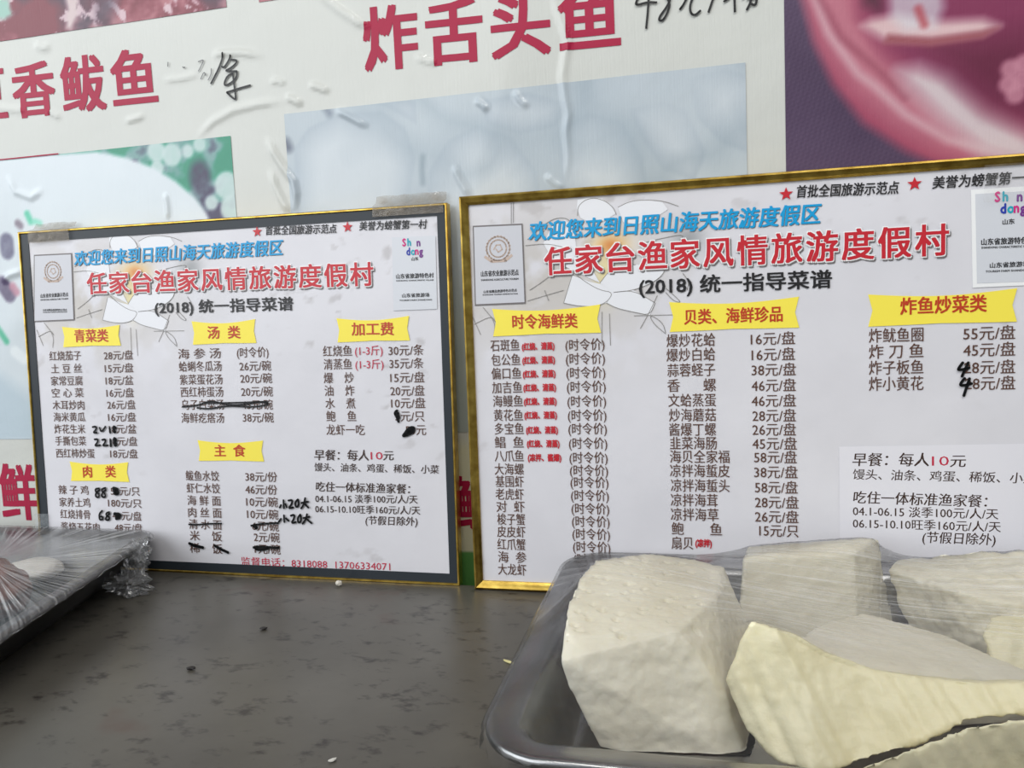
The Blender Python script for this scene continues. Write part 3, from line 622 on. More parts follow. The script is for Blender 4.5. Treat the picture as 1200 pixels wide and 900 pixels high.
def logo(parent, z, q, x, y, s, lines, hid=True):
    """pale badge with the multicoloured place-name logo"""
    mb = MB(); quad(mb, q, z+.0003); mb.build('badge_plate', M_badge2, parent)
    cols = {'m': (214, 40, 130), 'p': (120, 50, 140), 'b': (40, 60, 170), 't': (20, 170, 190), 'r': (210, 50, 60)}
    for ch, dx, dy, c in [('S', 0, .62, 'm'), ('h', .62, .62, 't'), ('n', 1.75, .55, 'p'), ('d', .45, -.25, 'b'), ('o', 1.0, -.25, 't'), ('n', 1.5, -.25, 'm'), ('g', 2.0, -.3, 'p')]:
        mb = MB(); v, f = glyphs(ch, 0.)
        for j, (ox, oy) in enumerate(((0, 0), (.04, 0), (0, .04), (-.04, 0), (0, -.04))): mb.add([(x+(dx+ox+(p[0]-v[:, 0].min()))*s*.62, y+(dy+oy+p[1])*s*.75, z+.0006+j*.00003) for p in v], f)
        mb.build('logo_letter', plain('logo_ink', cols[c], .45), parent)
    mb = MB()
    for l in lines: put(mb, *l, z+.0006, .02)
    mb.build('badge_lettering', M_black, parent)

# ---- left board
bx, by, bw, bh, bl, br = (-0.8775,-0.0350,0.60,0.4542,0.0278,-0.0003)
b1 = empty('menu_board', 'smaller framed menu board on the left with a charcoal border and thin gold edge', 'menu board', board_matrix(bx, by, bl, br), group='framed menu boards')
frame_rail(bw, bh, [(0, -.012), (0, .0005), (.0008, .0012), (.0022, .0012), (.003, 0), (.003, -.012)], M_gold, b1)
mi = ((0.0166,0.4398), (0.5853,0.44), (0.5856,0.0146)) ; x0i = (0.0149,0.3879)[0]; x1i = (0.5873,0.3238)[0]; y1i = (0.3055,0.4402)[1]; y0i = (0.4466,0.014)[1]
for k, (a, b) in enumerate([((.003, .003), (bw-.003, y0i)), ((.003, y1i), (bw-.003, bh-.003)), ((.003, y0i), (x0i, y1i)), ((x1i, y0i), (bw-.003, y1i))]):
    MB().box((a[0], a[1], -.008), (b[0], b[1], -.0006)).build('charcoal_border', M_mat, b1)
MB().box((.002, .002, -.0118), (bw-.002, bh-.002, -.008)).build('backing', M_back, b1)
Z1 = -.0016
pp = paper(b1, (x0i-.001, x1i+.001, y0i-.001, y1i+.001), p_paper(FM, 5, FM[0]), Z1)
flower(pp, FM, Z1+.0004, FM[0])
zt = Z1+.0005
title(pp, zt, ("欢迎您来到日照山海天旅游度假区",0.0857,0.4144,0.3874,0.4138,0.0182), ("任家台渔家风情旅游度假村",0.1029,0.3808,0.5046,0.3758,0.0265), ("(2018) 统一指导菜谱",0.2022,0.3462,0.3976,0.3446,0.0160),
      ("首批全国旅游示范点",0.3654,0.4352,0.4598,0.4324,0.0102), ("美誉为螃蟹第一村",0.4897,0.4337,0.5745,0.4312,0.0100), [(0.3537,0.4348), (0.4743,0.4336)], .95)
badge_left(pp, zt, [(0.0159,0.3355), (0.0775,0.3359), (0.0803,0.4208), (0.0232,0.4214)], (0.0505,0.3999)+(.0125,), [("山东省农业旅游示范点",0.0282,0.3681,0.0721,0.3687,0.0051), ("SHANDONG AGRICULTURE TOURISM",0.0278,0.3630,0.0716,0.3631,0.0025), ("山东省精品旅游特色示范点",0.0307,0.3493,0.0685,0.3485,0.0028), ("SHANDONG TOURISM ADMINISTRATION",0.0305,0.3464,0.0682,0.3457,0.0018)])
logo(pp, zt, [(0.5289,0.3318), (0.5834,0.3319), (0.5845,0.4173), (0.5303,0.4183)], (0.5435,0.3996)[0], (0.5435,0.3996)[1], .0165,
     [("山东",0.5539,0.3916,0.5624,0.3917,0.0040), ("山东省旅游特色村",0.5338,0.3720,0.5807,0.3714,0.0055), ("SHANDONG CHARACTERISTIC VILLAGE",0.5336,0.3670,0.5805,0.3660,0.0020), ("山东省旅游场",0.5404,0.3491,0.5745,0.3487,0.0045), ("TOURISM FARM SHANDONG",0.5369,0.3436,0.5775,0.3431,0.0022)])
headings(pp, zt, [(((0.0586,0.3263), (0.1477,0.2992)), ("青菜类",0.0777,0.3133,0.1292,0.3125,0.0157)), (((0.2546,0.3276), (0.3447,0.2977)), ("汤  类",0.2770,0.3123,0.3229,0.3116,0.0150)), (((0.4546,0.325), (0.5479,0.2957)), ("加工费",0.4741,0.3110,0.5279,0.3100,0.0148)),
      (((0.0562,0.1452), (0.1475,0.1188)), ("肉    类",0.0768,0.1315,0.1275,0.1322,0.0150)), (((0.2535,0.1749), (0.3469,0.1481)), ("主  食",0.2774,0.1612,0.3213,0.1615,0.0143))])
h1, h2, h3 = ("x",0.0546,0.2271,0.0816,0.2269,0.0120)[5], ("x",0.2555,0.2256,0.2801,0.2254,0.0126)[5], ("x",0.4452,0.2241,0.4566,0.2240,0.0126)[5]
for nm, hh in (([("红烧茄子",0.0352,0.0850,0.2876),("土 豆 丝",0.0365,0.0850,0.2705),("家常豆腐",0.0351,0.0850,0.2540),("空 心 菜",0.0351,0.0851,0.2380),("木耳炒肉",0.0351,0.0851,0.2214),("海米黄瓜",0.0352,0.0852,0.2053),("炸花生米",0.0352,0.0840,0.1892),("手撕包菜",0.0352,0.0841,0.1730),("西红柿炒蛋",0.0352,0.0962,0.1563)], h1), ([("辣 子 鸡",0.0352,0.0829,0.1063),("家养土鸡",0.0352,0.0843,0.0894),("红烧排骨",0.0353,0.0831,0.0730),("酱烧五花肉",0.0352,0.0965,0.0557)], h1), ([("海 参 汤",0.2321,0.2936,0.2861),("蛤蜊冬瓜汤",0.2322,0.2938,0.2698),("紫菜蛋花汤",0.2324,0.2940,0.2529),("西红柿蛋汤",0.2326,0.2942,0.2370),("乌子白菜汤",0.2327,0.2945,0.2206),("海鲜疙瘩汤",0.2316,0.2934,0.2036)], h2), ([("鲅鱼水饺",0.2329,0.2815,0.1283),("虾仁水饺",0.2331,0.2818,0.1122),("海 鲜 面",0.2333,0.2820,0.0960),("肉 丝 面",0.2335,0.2823,0.0803),("清 水 面",0.2338,0.2813,0.0646),("米    饭",0.2340,0.2810,0.0495),("稀    饭",0.2330,0.2806,0.0331)], h2), ([("红烧鱼",0.4346,0.4729,0.2851),("清蒸鱼",0.4349,0.4721,0.2690),("爆    炒",0.4341,0.4736,0.2523),("油    炸",0.4345,0.4740,0.2366),("水    煮",0.4348,0.4744,0.2209),("鲍    鱼",0.4352,0.4748,0.2051),("龙虾一吃",0.4344,0.4852,0.1883)], h3)): rows(pp, 'dish_name', nm, hh, zt+.0002, M_brown)
for nm, hh in (([("28元/盘",0.1207,0.1648,0.2865),("15元/盘",0.1207,0.1643,0.2697),("18元/盆",0.1208,0.1631,0.2534),("16元/盘",0.1209,0.1626,0.2372),("26元/盘",0.1210,0.1640,0.2214),("16元/盘",0.1211,0.1635,0.2050),("18元/盆",0.1212,0.1630,0.1892),("18元/盘",0.1213,0.1632,0.1728),("18元/盘",0.1207,0.1626,0.1563)], h1), ([("58元/只",0.1176,0.1623,0.1061),("180元/只",0.1124,0.1638,0.0900),("48元/盘",0.1178,0.1626,0.0728),("48元/盘",0.1205,0.1627,0.0567)], h1), ([("(时令价)",0.3166,0.3606,0.2861),("26元/碗",0.3192,0.3631,0.2689),("20元/碗",0.3195,0.3635,0.2534),("20元/碗",0.3197,0.3637,0.2367),("45元/碗",0.3199,0.3628,0.2200),("38元/碗",0.3201,0.3631,0.2039)], h2), ([("38元/份",0.3193,0.3637,0.1284),("46元/份",0.3184,0.3628,0.1120),("10元/碗",0.3186,0.3631,0.0961),("10元/碗",0.3189,0.3629,0.0802),("6元/碗",0.3253,0.3626,0.0649),("2元/碗",0.3269,0.3630,0.0506),("1元/碗",0.3272,0.3634,0.0352)], h2), ([("30元/条",0.5203,0.5646,0.2841),("35元/条",0.5208,0.5640,0.2684),("15元/盘",0.5211,0.5644,0.2515),("20元/盘",0.5205,0.5638,0.2356),("10元/盘",0.5209,0.5643,0.2207),("5元/只",0.5257,0.5626,0.2048),("50元",0.5381,0.5641,0.1883)], h3)): rows(pp, 'price', nm, hh*.98, zt+.0002, M_brown)
rows(pp, 'weight_note', [("(1-3斤)",0.4768,0.5127,0.2847),("(1-3斤)",0.4766,0.5131,0.2682)], h3*.9, zt+.0002, M_crimson)
def notes(parent, z, items):
    for red, t, bd, sh in items:
        mb = MB(); put(mb, *t, z+.0002, bd, sh); mb.build('red_price_figure' if red else 'note_line', M_crimson if red else M_brush, parent)
notes(pp, zt, [(0, ("早餐：每人",0.4167,0.1568,0.4894,0.1569,0.0127), .014, .1), (1, ("10",0.4916,0.1569,0.5072,0.1570,0.0115), .0, 0), (0, ("元",0.5083,0.1570,0.5215,0.1571,0.0115), .014, .1), (0, ("馒头、油条、鸡蛋、稀饭、小菜",0.4159,0.1418,0.5784,0.1406,0.0100), .008, .1),
      (0, ("吃住一体标准渔家餐：",0.4170,0.1172,0.5407,0.1162,0.0117), .014, .1), (0, ("04.1-06.15 淡季100元/人/天",0.4151,0.1021,0.5500,0.1038,0.0101), .008, 0), (0, ("06.15-10.10旺季160元/人/天",0.4144,0.0891,0.5527,0.0903,0.0101), .008, 0), (0, ("(节假日除外)",0.4813,0.0764,0.5489,0.0766,0.0106), .010, .1)])
mb = MB(); put(mb, *("监督电话：8318088  13706334071",0.3068,0.0182,0.5113,0.0196,0.0109), zt+.0002, .0); mb.build('telephone_line', M_crimson, pp)
zm = zt+.0012
mk = lambda st, wd, nm='handwritten_price': marker(pp, nm, st, wd, zm)
mk([[(0.0967,0.192),(0.1023,0.1932),(0.1031,0.1894),(0.0968,0.1844),(0.1035,0.1844)], [(0.1077,0.1917),(0.1101,0.1847),(0.1174,0.1932)]], .0026)
mk([[(0.0984,0.1755),(0.1043,0.1761),(0.1033,0.1717),(0.0977,0.1665),(0.1074,0.1679)], [(0.1101,0.1749),(0.1161,0.1761),(0.1151,0.1717),(0.1102,0.1666),(0.1192,0.1679)]], .0026)
mk([[(0.1232,0.192),(0.124,0.1838)], [(0.1298,0.1932),(0.1334,0.1913),(0.1295,0.1888),(0.1329,0.1857),(0.1292,0.1844),(0.129,0.192)]], .0028, 'ink_blot')
mk([[(0.1234,0.1755),(0.1234,0.166)], [(0.1294,0.1775),(0.1329,0.1749),(0.129,0.1718),(0.1332,0.1693),(0.1293,0.1661),(0.1286,0.1768)]], .0034, 'ink_blot')
mk([[(0.1015,0.1097),(0.0947,0.1089),(0.0951,0.1045),(0.1009,0.102),(0.099,0.0968),(0.094,0.0987),(0.0958,0.1038),(0.1021,0.1078)], [(0.1112,0.1105),(0.1052,0.1091),(0.1049,0.1053),(0.1105,0.1022),(0.1087,0.097),(0.1036,0.0988),(0.1055,0.104),(0.1117,0.108)]], .0026)
mk([[(0.1229,0.1101),(0.1309,0.1083),(0.1219,0.1056),(0.1321,0.1052),(0.1231,0.1031),(0.1305,0.1026),(0.1236,0.1088)]], .0050, 'ink_blot')
mk([[(0.1037,0.0796),(0.0981,0.0749),(0.0982,0.0665),(0.1035,0.0673),(0.1038,0.0718),(0.0985,0.0711)], [(0.1146,0.0779),(0.1094,0.0765),(0.1091,0.0726),(0.1148,0.0709),(0.1123,0.0663),(0.1072,0.0674),(0.1098,0.072),(0.1152,0.076)]], .0026)
mk([[(0.1218,0.0755),(0.1321,0.0751),(0.1224,0.073),(0.1335,0.0745),(0.123,0.0711),(0.1311,0.0719),(0.1243,0.0692)]], .0048, 'ink_blot')
mk([[(0.2342,0.2184),(0.2558,0.2195),(0.2698,0.2242),(0.2801,0.2254),(0.2935,0.2216),(0.3069,0.2197),(0.327,0.2208),(0.3438,0.2243),(0.3569,0.2224),(0.3568,0.22),(0.3335,0.2172),(0.3068,0.2191),(0.2899,0.218),(0.2726,0.2151),(0.2556,0.217)], [(0.2663,0.223),(0.307,0.2228),(0.357,0.2242)]], .0022, 'strike_out')
mk([[(0.5288,0.212),(0.5251,0.2091),(0.5279,0.2045),(0.5301,0.1982)], [(0.5293,0.2097),(0.5314,0.2011),(0.5274,0.208)]], .0034, 'ink_blot')
mk([[(0.5354,0.181),(0.5431,0.1907),(0.5497,0.1913),(0.5477,0.1861),(0.5397,0.1827),(0.546,0.1896),(0.5422,0.1833),(0.5367,0.1821)], [(0.5411,0.1879),(0.5484,0.1873),(0.5398,0.185)]], .0046, 'ink_blot')
mk([[(0.3719,0.1),(0.3719,0.0885)], [(0.3682,0.0933),(0.3661,0.0896)], [(0.3742,0.0949),(0.376,0.0904)], [(0.3784,0.099),(0.3844,0.1003),(0.3835,0.0954),(0.3779,0.0887),(0.3852,0.0907)], [(0.3922,0.1011),(0.3874,0.0967),(0.3891,0.0901),(0.3932,0.0939),(0.3922,0.1005)], [(0.3959,0.0963),(0.4064,0.0984)], [(0.4021,0.1031),(0.3997,0.0946),(0.3955,0.0891)], [(0.401,0.0952),(0.406,0.0905)]], .0026)
mk([[(0.3715,0.0806),(0.3716,0.0709)], [(0.3673,0.0757),(0.3637,0.0713)], [(0.3739,0.0765),(0.3777,0.0729)], [(0.3807,0.0797),(0.386,0.0816),(0.3857,0.0768),(0.3808,0.07),(0.3881,0.072)], [(0.3945,0.0818),(0.3897,0.0769),(0.3913,0.0703),(0.3954,0.074),(0.3945,0.0812)], [(0.3975,0.0771),(0.4073,0.0792)], [(0.4036,0.0827),(0.4013,0.0754),(0.3965,0.0698)], [(0.4026,0.076),(0.4095,0.0708)]], .0026)
mk([[(0.324,0.0653),(0.337,0.0681),(0.3637,0.0701)], [(0.3289,0.0673),(0.3334,0.0637),(0.3319,0.0613),(0.328,0.0648)]], .0026, 'strike_out')
mk([[(0.3258,0.0371),(0.3386,0.0388),(0.3586,0.0376),(0.3619,0.0384)], [(0.3319,0.0391),(0.3283,0.0347),(0.3384,0.0345),(0.3486,0.0373)]], .0034, 'strike_out')
mk([[(0.2336,0.0646),(0.2458,0.0643),(0.2598,0.066),(0.2827,0.0672)]], .0022, 'strike_out')
mk([[(0.233,0.0395),(0.2405,0.0366),(0.2537,0.0345)]], .0040, 'strike_out'); mk([[(0.2699,0.0382),(0.2785,0.0335),(0.29,0.029)]], .0036, 'strike_out')

# ---- right board
bx, by, bw, bh, bl, br = (-0.2568,-0.0444,0.72,0.4586,0.0234,0.0061)
b2 = empty('menu_board', 'larger framed menu board on the right with an all-gold moulding, behind the tofu tray', 'menu board', board_matrix(bx, by, bl, br), group='framed menu boards')
FWD = .0105
frame_rail(bw, bh, [(0, -.018), (0, -.002), (.001, .001), (.003, .0022), (.0055, .0012), (.008, .0004), (FWD, -.0012), (FWD, -.004), (FWD-.003, -.018)], M_gold, b2)
MB().box((.003, .003, -.0178), (bw-.003, bh-.003, -.010)).build('backing', M_back, b2)
Z2 = -.0034; FI = (1., 0., 1., 0.)
pp = paper(b2, (FWD-.001, bw-FWD+.001, FWD-.001, bh-FWD+.001), p_paper(FI, 15, 1.), Z2)
flower(pp, FI, Z2+.0004, 1.)
zt = Z2+.0005
title(pp, zt, ("欢迎您来到日照山海天旅游度假区",0.0809,0.4136,0.3888,0.4130,0.0199), ("任家台渔家风情旅游度假村",0.0972,0.3790,0.5089,0.3787,0.0295), ("(2018) 统一指导菜谱",0.2014,0.3465,0.3990,0.3451,0.0180),
      ("首批全国旅游示范点",0.3656,0.4369,0.4634,0.4339,0.0120), ("美誉为螃蟹第一村",0.4948,0.4362,0.5886,0.4351,0.0116), [(0.3551,0.4355), (0.478,0.4366)], 1.)
badge_left(pp, zt, [(0.015,0.3353), (0.0722,0.3353), (0.0718,0.4218), (0.0161,0.423)], (0.0437,0.3973)+(.0135,), [("山东省农业旅游示范点",0.0225,0.3695,0.0665,0.3692,0.0062), ("SHANDONG AGRICULTURE TOURISM",0.0222,0.3627,0.0662,0.3620,0.0027), ("山东省精品旅游特色示范点",0.0247,0.3490,0.0638,0.3492,0.0031), ("SHANDONG TOURISM ADMINISTRATION",0.0235,0.3457,0.0646,0.3453,0.0019)])
mb = MB(); quad(mb, [(0.5315,0.3301), (0.6001,0.3302), (0.5968,0.4267), (0.5295,0.4268)], zt+.0001); mb.build('badge_edge', M_white, pp)
logo(pp, zt, [(0.5353,0.3342), (0.5963,0.3337), (0.5939,0.422), (0.5333,0.4224)], (0.5509,0.4053)[0], (0.5509,0.4053)[1], .018,
     [("山东",0.5577,0.3932,0.5682,0.3934,0.0050), ("山东省旅游特色村",0.5389,0.3748,0.5855,0.3741,0.0062), ("SHANDONG CHARACTERISTIC VILLAGE",0.5390,0.3694,0.5856,0.3683,0.0025), ("山东省旅游场",0.5467,0.3513,0.5813,0.3511,0.0050), ("TOURISM FARM SHANDONG",0.5429,0.3456,0.5829,0.3452,0.0025)])
headings(pp, zt, [(((0.034,0.3292), (0.1581,0.2977)), ("时令海鲜类",0.0574,0.3132,0.1318,0.3119,0.0153)), (((0.2331,0.3285), (0.3668,0.296)), ("贝类、海鲜珍品",0.2490,0.3112,0.3500,0.3109,0.0154)), (((0.4342,0.3277), (0.5713,0.2946)), ("炸鱼炒菜类",0.4649,0.3138,0.5439,0.3139,0.0163))])
h1, h2, h3 = ("x",0.0269,0.1737,0.0472,0.1737,0.0129)[5], ("x",0.2448,0.1922,0.2899,0.1919,0.0136)[5], ("x",0.4519,0.2615,0.4681,0.2610,0.0140)[5]
for nm, hh in (([("石斑鱼",0.0303,0.0644,0.2869),("包公鱼",0.0307,0.0648,0.2702),("偏口鱼",0.0301,0.0653,0.2546),("加吉鱼",0.0304,0.0657,0.2384),("海鳗鱼",0.0308,0.0661,0.2226),("黄花鱼",0.0312,0.0655,0.2063),("多宝鱼",0.0316,0.0660,0.1905),("鲳  鱼",0.0310,0.0654,0.1747),("八爪鱼",0.0304,0.0648,0.1588),("大海螺",0.0297,0.0643,0.1433),("基围虾",0.0302,0.0637,0.1288),("老虎虾",0.0296,0.0632,0.1138),("对  虾",0.0301,0.0637,0.0992),("梭子蟹",0.0305,0.0637,0.0842),("皮皮虾",0.0299,0.0636,0.0695),("红爪蟹",0.0294,0.0631,0.0544),("海  参",0.0298,0.0636,0.0392),("大龙虾",0.0292,0.0630,0.0244)], h1), ([("爆炒花蛤",0.2295,0.2808,0.2861),("爆炒白蛤",0.2291,0.2805,0.2704),("蒜蓉蛏子",0.2297,0.2802,0.2537),("香      螺",0.2293,0.2808,0.2370),("文蛤蒸蛋",0.2299,0.2806,0.2206),("炒海蘑菇",0.2304,0.2803,0.2043),("酱爆丁螺",0.2301,0.2800,0.1884),("韭菜海肠",0.2307,0.2807,0.1733),("海贝全家福",0.2303,0.2938,0.1583),("凉拌海蜇皮",0.2300,0.2936,0.1427),("凉拌海蜇头",0.2306,0.2933,0.1262),("凉拌海茸",0.2302,0.2805,0.1099),("凉拌海草",0.2299,0.2811,0.0938),("鲍       鱼",0.2305,0.2845,0.0776),("扇贝",0.2301,0.2532,0.0614)], h2), ([("炸鱿鱼圈",0.4349,0.4864,0.2848),("炸 刀 鱼",0.4349,0.4864,0.2682),("炸子板鱼",0.4348,0.4864,0.2516),("炸小黄花",0.4348,0.4864,0.2349)], h3)): rows(pp, 'dish_name', nm, hh, zt+.0002, M_brown)
for nm, hh in (([("(时令价)",0.1175,0.1615,0.2850),("(时令价)",0.1175,0.1615,0.2693),("(时令价)",0.1176,0.1615,0.2535),("(时令价)",0.1177,0.1615,0.2377),("(时令价)",0.1178,0.1614,0.2213),("(时令价)",0.1178,0.1614,0.2054),("(时令价)",0.1179,0.1614,0.1900),("(时令价)",0.1180,0.1614,0.1735),("(时令价)",0.1181,0.1614,0.1570),("(时令价)",0.1182,0.1614,0.1424),("(时令价)",0.1184,0.1615,0.1287),("(时令价)",0.1185,0.1615,0.1136),("(时令价)",0.1186,0.1615,0.0984),("(时令价)",0.1187,0.1616,0.0836),("(时令价)",0.1188,0.1616,0.0689),("(时令价)",0.1190,0.1616,0.0541),("(时令价)",0.1191,0.1617,0.0397)], h1), ([("16元/盘",0.3177,0.3625,0.2852),("16元/盘",0.3184,0.3623,0.2685),("38元/盘",0.3182,0.3630,0.2522),("46元/盘",0.3179,0.3628,0.2354),("46元/盘",0.3177,0.3627,0.2190),("28元/盘",0.3183,0.3625,0.2030),("26元/盘",0.3181,0.3624,0.1879),("45元/盘",0.3179,0.3631,0.1727),("58元/盘",0.3195,0.3629,0.1580),("38元/盘",0.3193,0.3636,0.1418),("58元/盘",0.3199,0.3635,0.1252),("28元/盘",0.3197,0.3642,0.1089),("26元/盘",0.3195,0.3640,0.0931),("15元/只",0.3237,0.3639,0.0778)], h2), ([("55元/盘",0.5232,0.5699,0.2841),("45元/盘",0.5233,0.5701,0.2675),("28元/盘",0.5242,0.5702,0.2499),("28元/盘",0.5250,0.5704,0.2337)], h3)): rows(pp, 'price', nm, hh*.97, zt+.0002, M_brown)
rows(pp, 'cooking_note', [("(红烧、清蒸)",0.0674,0.1048,0.2847),("(红烧、清蒸)",0.0674,0.1048,0.2690),("(红烧、清蒸)",0.0674,0.1049,0.2533),("(红烧、清蒸)",0.0675,0.1050,0.2376),("(红烧、清蒸)",0.0675,0.1051,0.2218),("(红烧、清蒸)",0.0675,0.1051,0.2060),("(红烧、清蒸)",0.0689,0.1056,0.1888),("(红烧、清蒸)",0.0693,0.1070,0.1731),("(凉拌、酱爆)",0.0698,0.1085,0.1569)], h1*.62, zt+.0002, M_redink, .03); rows(pp, 'cooking_note', [("(凉拌)",0.2560,0.2733,0.0620)], h2*.6, zt+.0002, M_redink, .03)
mb = MB(); quad(mb, [(0.4055,0.0452), (0.6056,0.045), (0.6019,0.1727), (0.4054,0.1694)], zt+.0001); mb.build('pale_note_panel', plain('pale_panel', (232, 230, 236), .42), pp)
notes(pp, zt, [(0, ("早餐：每人",0.4187,0.1555,0.4921,0.1557,0.0134), .014, .1), (1, ("10",0.4945,0.1548,0.5104,0.1549,0.0123), 0, 0), (0, ("元",0.5120,0.1544,0.5262,0.1545,0.0123), .014, .1), (0, ("馒头、油条、鸡蛋、稀饭、小菜",0.4187,0.1401,0.5902,0.1371,0.0106), .008, .1),
      (0, ("吃住一体标准渔家餐：",0.4194,0.1156,0.5459,0.1130,0.0125), .014, .1), (0, ("04.1-06.15 淡季100元/人/天",0.4185,0.1010,0.5561,0.1001,0.0107), .008, 0), (0, ("06.15-10.10旺季160元/人/天",0.4184,0.0878,0.5585,0.0869,0.0107), .008, 0), (0, ("(节假日除外)",0.4858,0.0745,0.5540,0.0736,0.0116), .010, .1)])
marker(pp, 'handwritten_price', [[(0.5228,0.2556),(0.5178,0.2484),(0.52,0.2477),(0.5289,0.2499)], [(0.5278,0.2555),(0.5245,0.2482),(0.5217,0.2409)]], .0028, zt+.0012)
marker(pp, 'handwritten_price', [[(0.5245,0.2396),(0.5198,0.233),(0.5223,0.2317),(0.5312,0.234)], [(0.5289,0.2395),(0.5262,0.2304),(0.5235,0.2212)]], .0028, zt+.0012)
mb = MB()
for s in ([(0.0609,0.4472),(0.0601,0.424)], [(0.0634,0.4475),(0.0626,0.4248)]): stroke(mb, s, .0005, zt+.0004)
mb.build('printed_twig', M_line_dk, pp)

# ---- tape holding the boards
def tape(label, b, us, va, vb, wall_dz, mat, segs=10):
    """strip stuck over the top edge of a board and up on to the banner"""
    bmx = b.matrix_world; rnd = random.Random(int(us[0]*1e4))
    P0 = []; ny = 3
    rowsz = [(va, .0024), (vb-.004, .0024), (vb+.0005, .0024)]
    vs = []; 
    for v, z in rowsz:
        for i in range(segs+1):
            u = us[0]+(us[1]-us[0])*i/segs; vs.append(bmx @ Vector((u, v, z+rnd.random()*.0006)))
    for dz in (wall_dz*.35, wall_dz):
        for i in range(segs+1):
            u = us[0]+(us[1]-us[0])*i/segs; q = bmx @ Vector((u, vb, 0))
            yy = -.011 if dz < wall_dz else -.0095
            vs.append(Vector((q.x, yy - (.004*rnd.random() if dz < wall_dz else 0), q.z+dz+rnd.random()*.0015)))
    n = segs+1
    fs = [(r*n+i, r*n+i+1, (r+1)*n+i+1, (r+1)*n+i) for r in range(4) for i in range(segs)]
    c = vs[0].copy(); mb = MB(); mb.add([v-c for v in vs], fs); o = mb.build('adhesive_tape', mat, None, True, loc=c)
    return tag(o, label, 'tape', 'tape strips holding the boards')
bpy.context.view_layer.update()
tape('strip of brownish clear tape over the top left corner of the charcoal-bordered board', b1, ((0.0179,0.4555)[0], (0.0823,0.454)[0]), (0.0516,0.4379)[1], .4542, .010, M_tape)
tape('strip of brownish clear tape over the top right corner of the charcoal-bordered board', b1, ((0.5081,0.4547)[0], (0.5963,0.454)[0]), (0.5538,0.4429)[1], .4542, .014, M_tape)
c = b1.matrix_world @ Vector((*(0.0068,0.0634), .0015))
mb = MB(); mb.add([(x*.011, z*.0012, y*.010) for y in (-1, 0, 1) for x, z in ((-1, 0), (0, -.6), (1, 0))], [(0, 1, 4, 3), (1, 2, 5, 4), (3, 4, 7, 6), (4, 5, 8, 7)])
tag(mb.build('adhesive_tape', M_tape2, None, True, loc=c), 'short clear tape patch low on the left border of the charcoal-bordered board', 'tape')
c = b2.matrix_world @ Vector((*(0.5634,0.4309), .0026))
mb = MB(); mb.add([(x*.024, z*.0008, y*.018) for y in (-1, 0, 1) for x, z in ((-1, 0), (0, -.6), (1, 0))], [(0, 1, 4, 3), (1, 2, 5, 4), (3, 4, 7, 6), (4, 5, 8, 7)])
tag(mb.build('adhesive_tape', mat_tape('clear_tape_faint', (210, 208, 206), .10), None, True, loc=c), 'faint clear tape patch near the top right of the gold-framed board', 'tape')

# ------------------------------------------------------------------ trays
def rounded(quadp, inset, rad, n=8):
    """outline of a rounded quadrilateral, inset by a distance; quadp runs counter-clockwise"""
    k = len(quadp); P = [Vector(p) for p in quadp]; cor = []
    for i in range(k):
        a, b, c = P[i-1], P[i], P[(i+1) % k]
        d1 = (b-a).normalized(); d2 = (c-b).normalized(); n1 = Vector((-d1.y, d1.x)); n2 = Vector((-d2.y, d2.x))
        s = inset/(1+n1.dot(n2)); cor.append(b+(n1+n2)*s)
    out = []
    for i in range(k):
        a, b, c = cor[i-1], cor[i], cor[(i+1) % k]
        d1 = (b-a).normalized(); d2 = (c-b).normalized(); n1 = Vector((-d1.y, d1.x)); n2 = Vector((-d2.y, d2.x))
        r = max(rad-inset, .006); ang = math.acos(max(-1, min(1, d1.dot(d2)))); t = r*math.tan(ang/2)
        cen = b - d1*t + n1*r; a0 = math.atan2(-n1.y, -n1.x)
        for j in range(n+1): out.append((cen.x+r*math.cos(a0+ang*j/n), cen.y+r*math.sin(a0+ang*j/n)))
        e = c-b; ln = e.length
        nxt = cor[(i+1) % k]; 
    # even out long sides
    res = []
    m_ = len(out)
    for i in range(m_):
        p, q = out[i], out[(i+1) % m_]; res.append(p)
        if (i+1) % (n+1) == 0:
            for j in range(1, 16): res.append((p[0]+(q[0]-p[0])*j/16, p[1]+(q[1]-p[1])*j/16))
    return res
def make_tray(root, quadp, rad, zr, mat, prof):
    mb = MB(); rings = []
    for ins, z in prof:
        o_ = rounded(quadp, ins, rad); rings.append(len(mb.v)); mb.v += [(x, y, z) for x, y in o_]
    n = len(o_)
    for a, b in zip(rings[:-1], rings[1:]):
        mb.f += [(a+i, a+(i+1) % n, b+(i+1) % n, b+i) for i in range(n)]
    # floors, inner and outer (first ring = inner floor edge, last ring = underside edge)
    mb.f.append(tuple(rings[0]+i for i in reversed(range(n)))); mb.f.append(tuple(rings[-1]+i for i in range(n)))
    me = mb.build('tray_body', mat, root, True); 
    return me
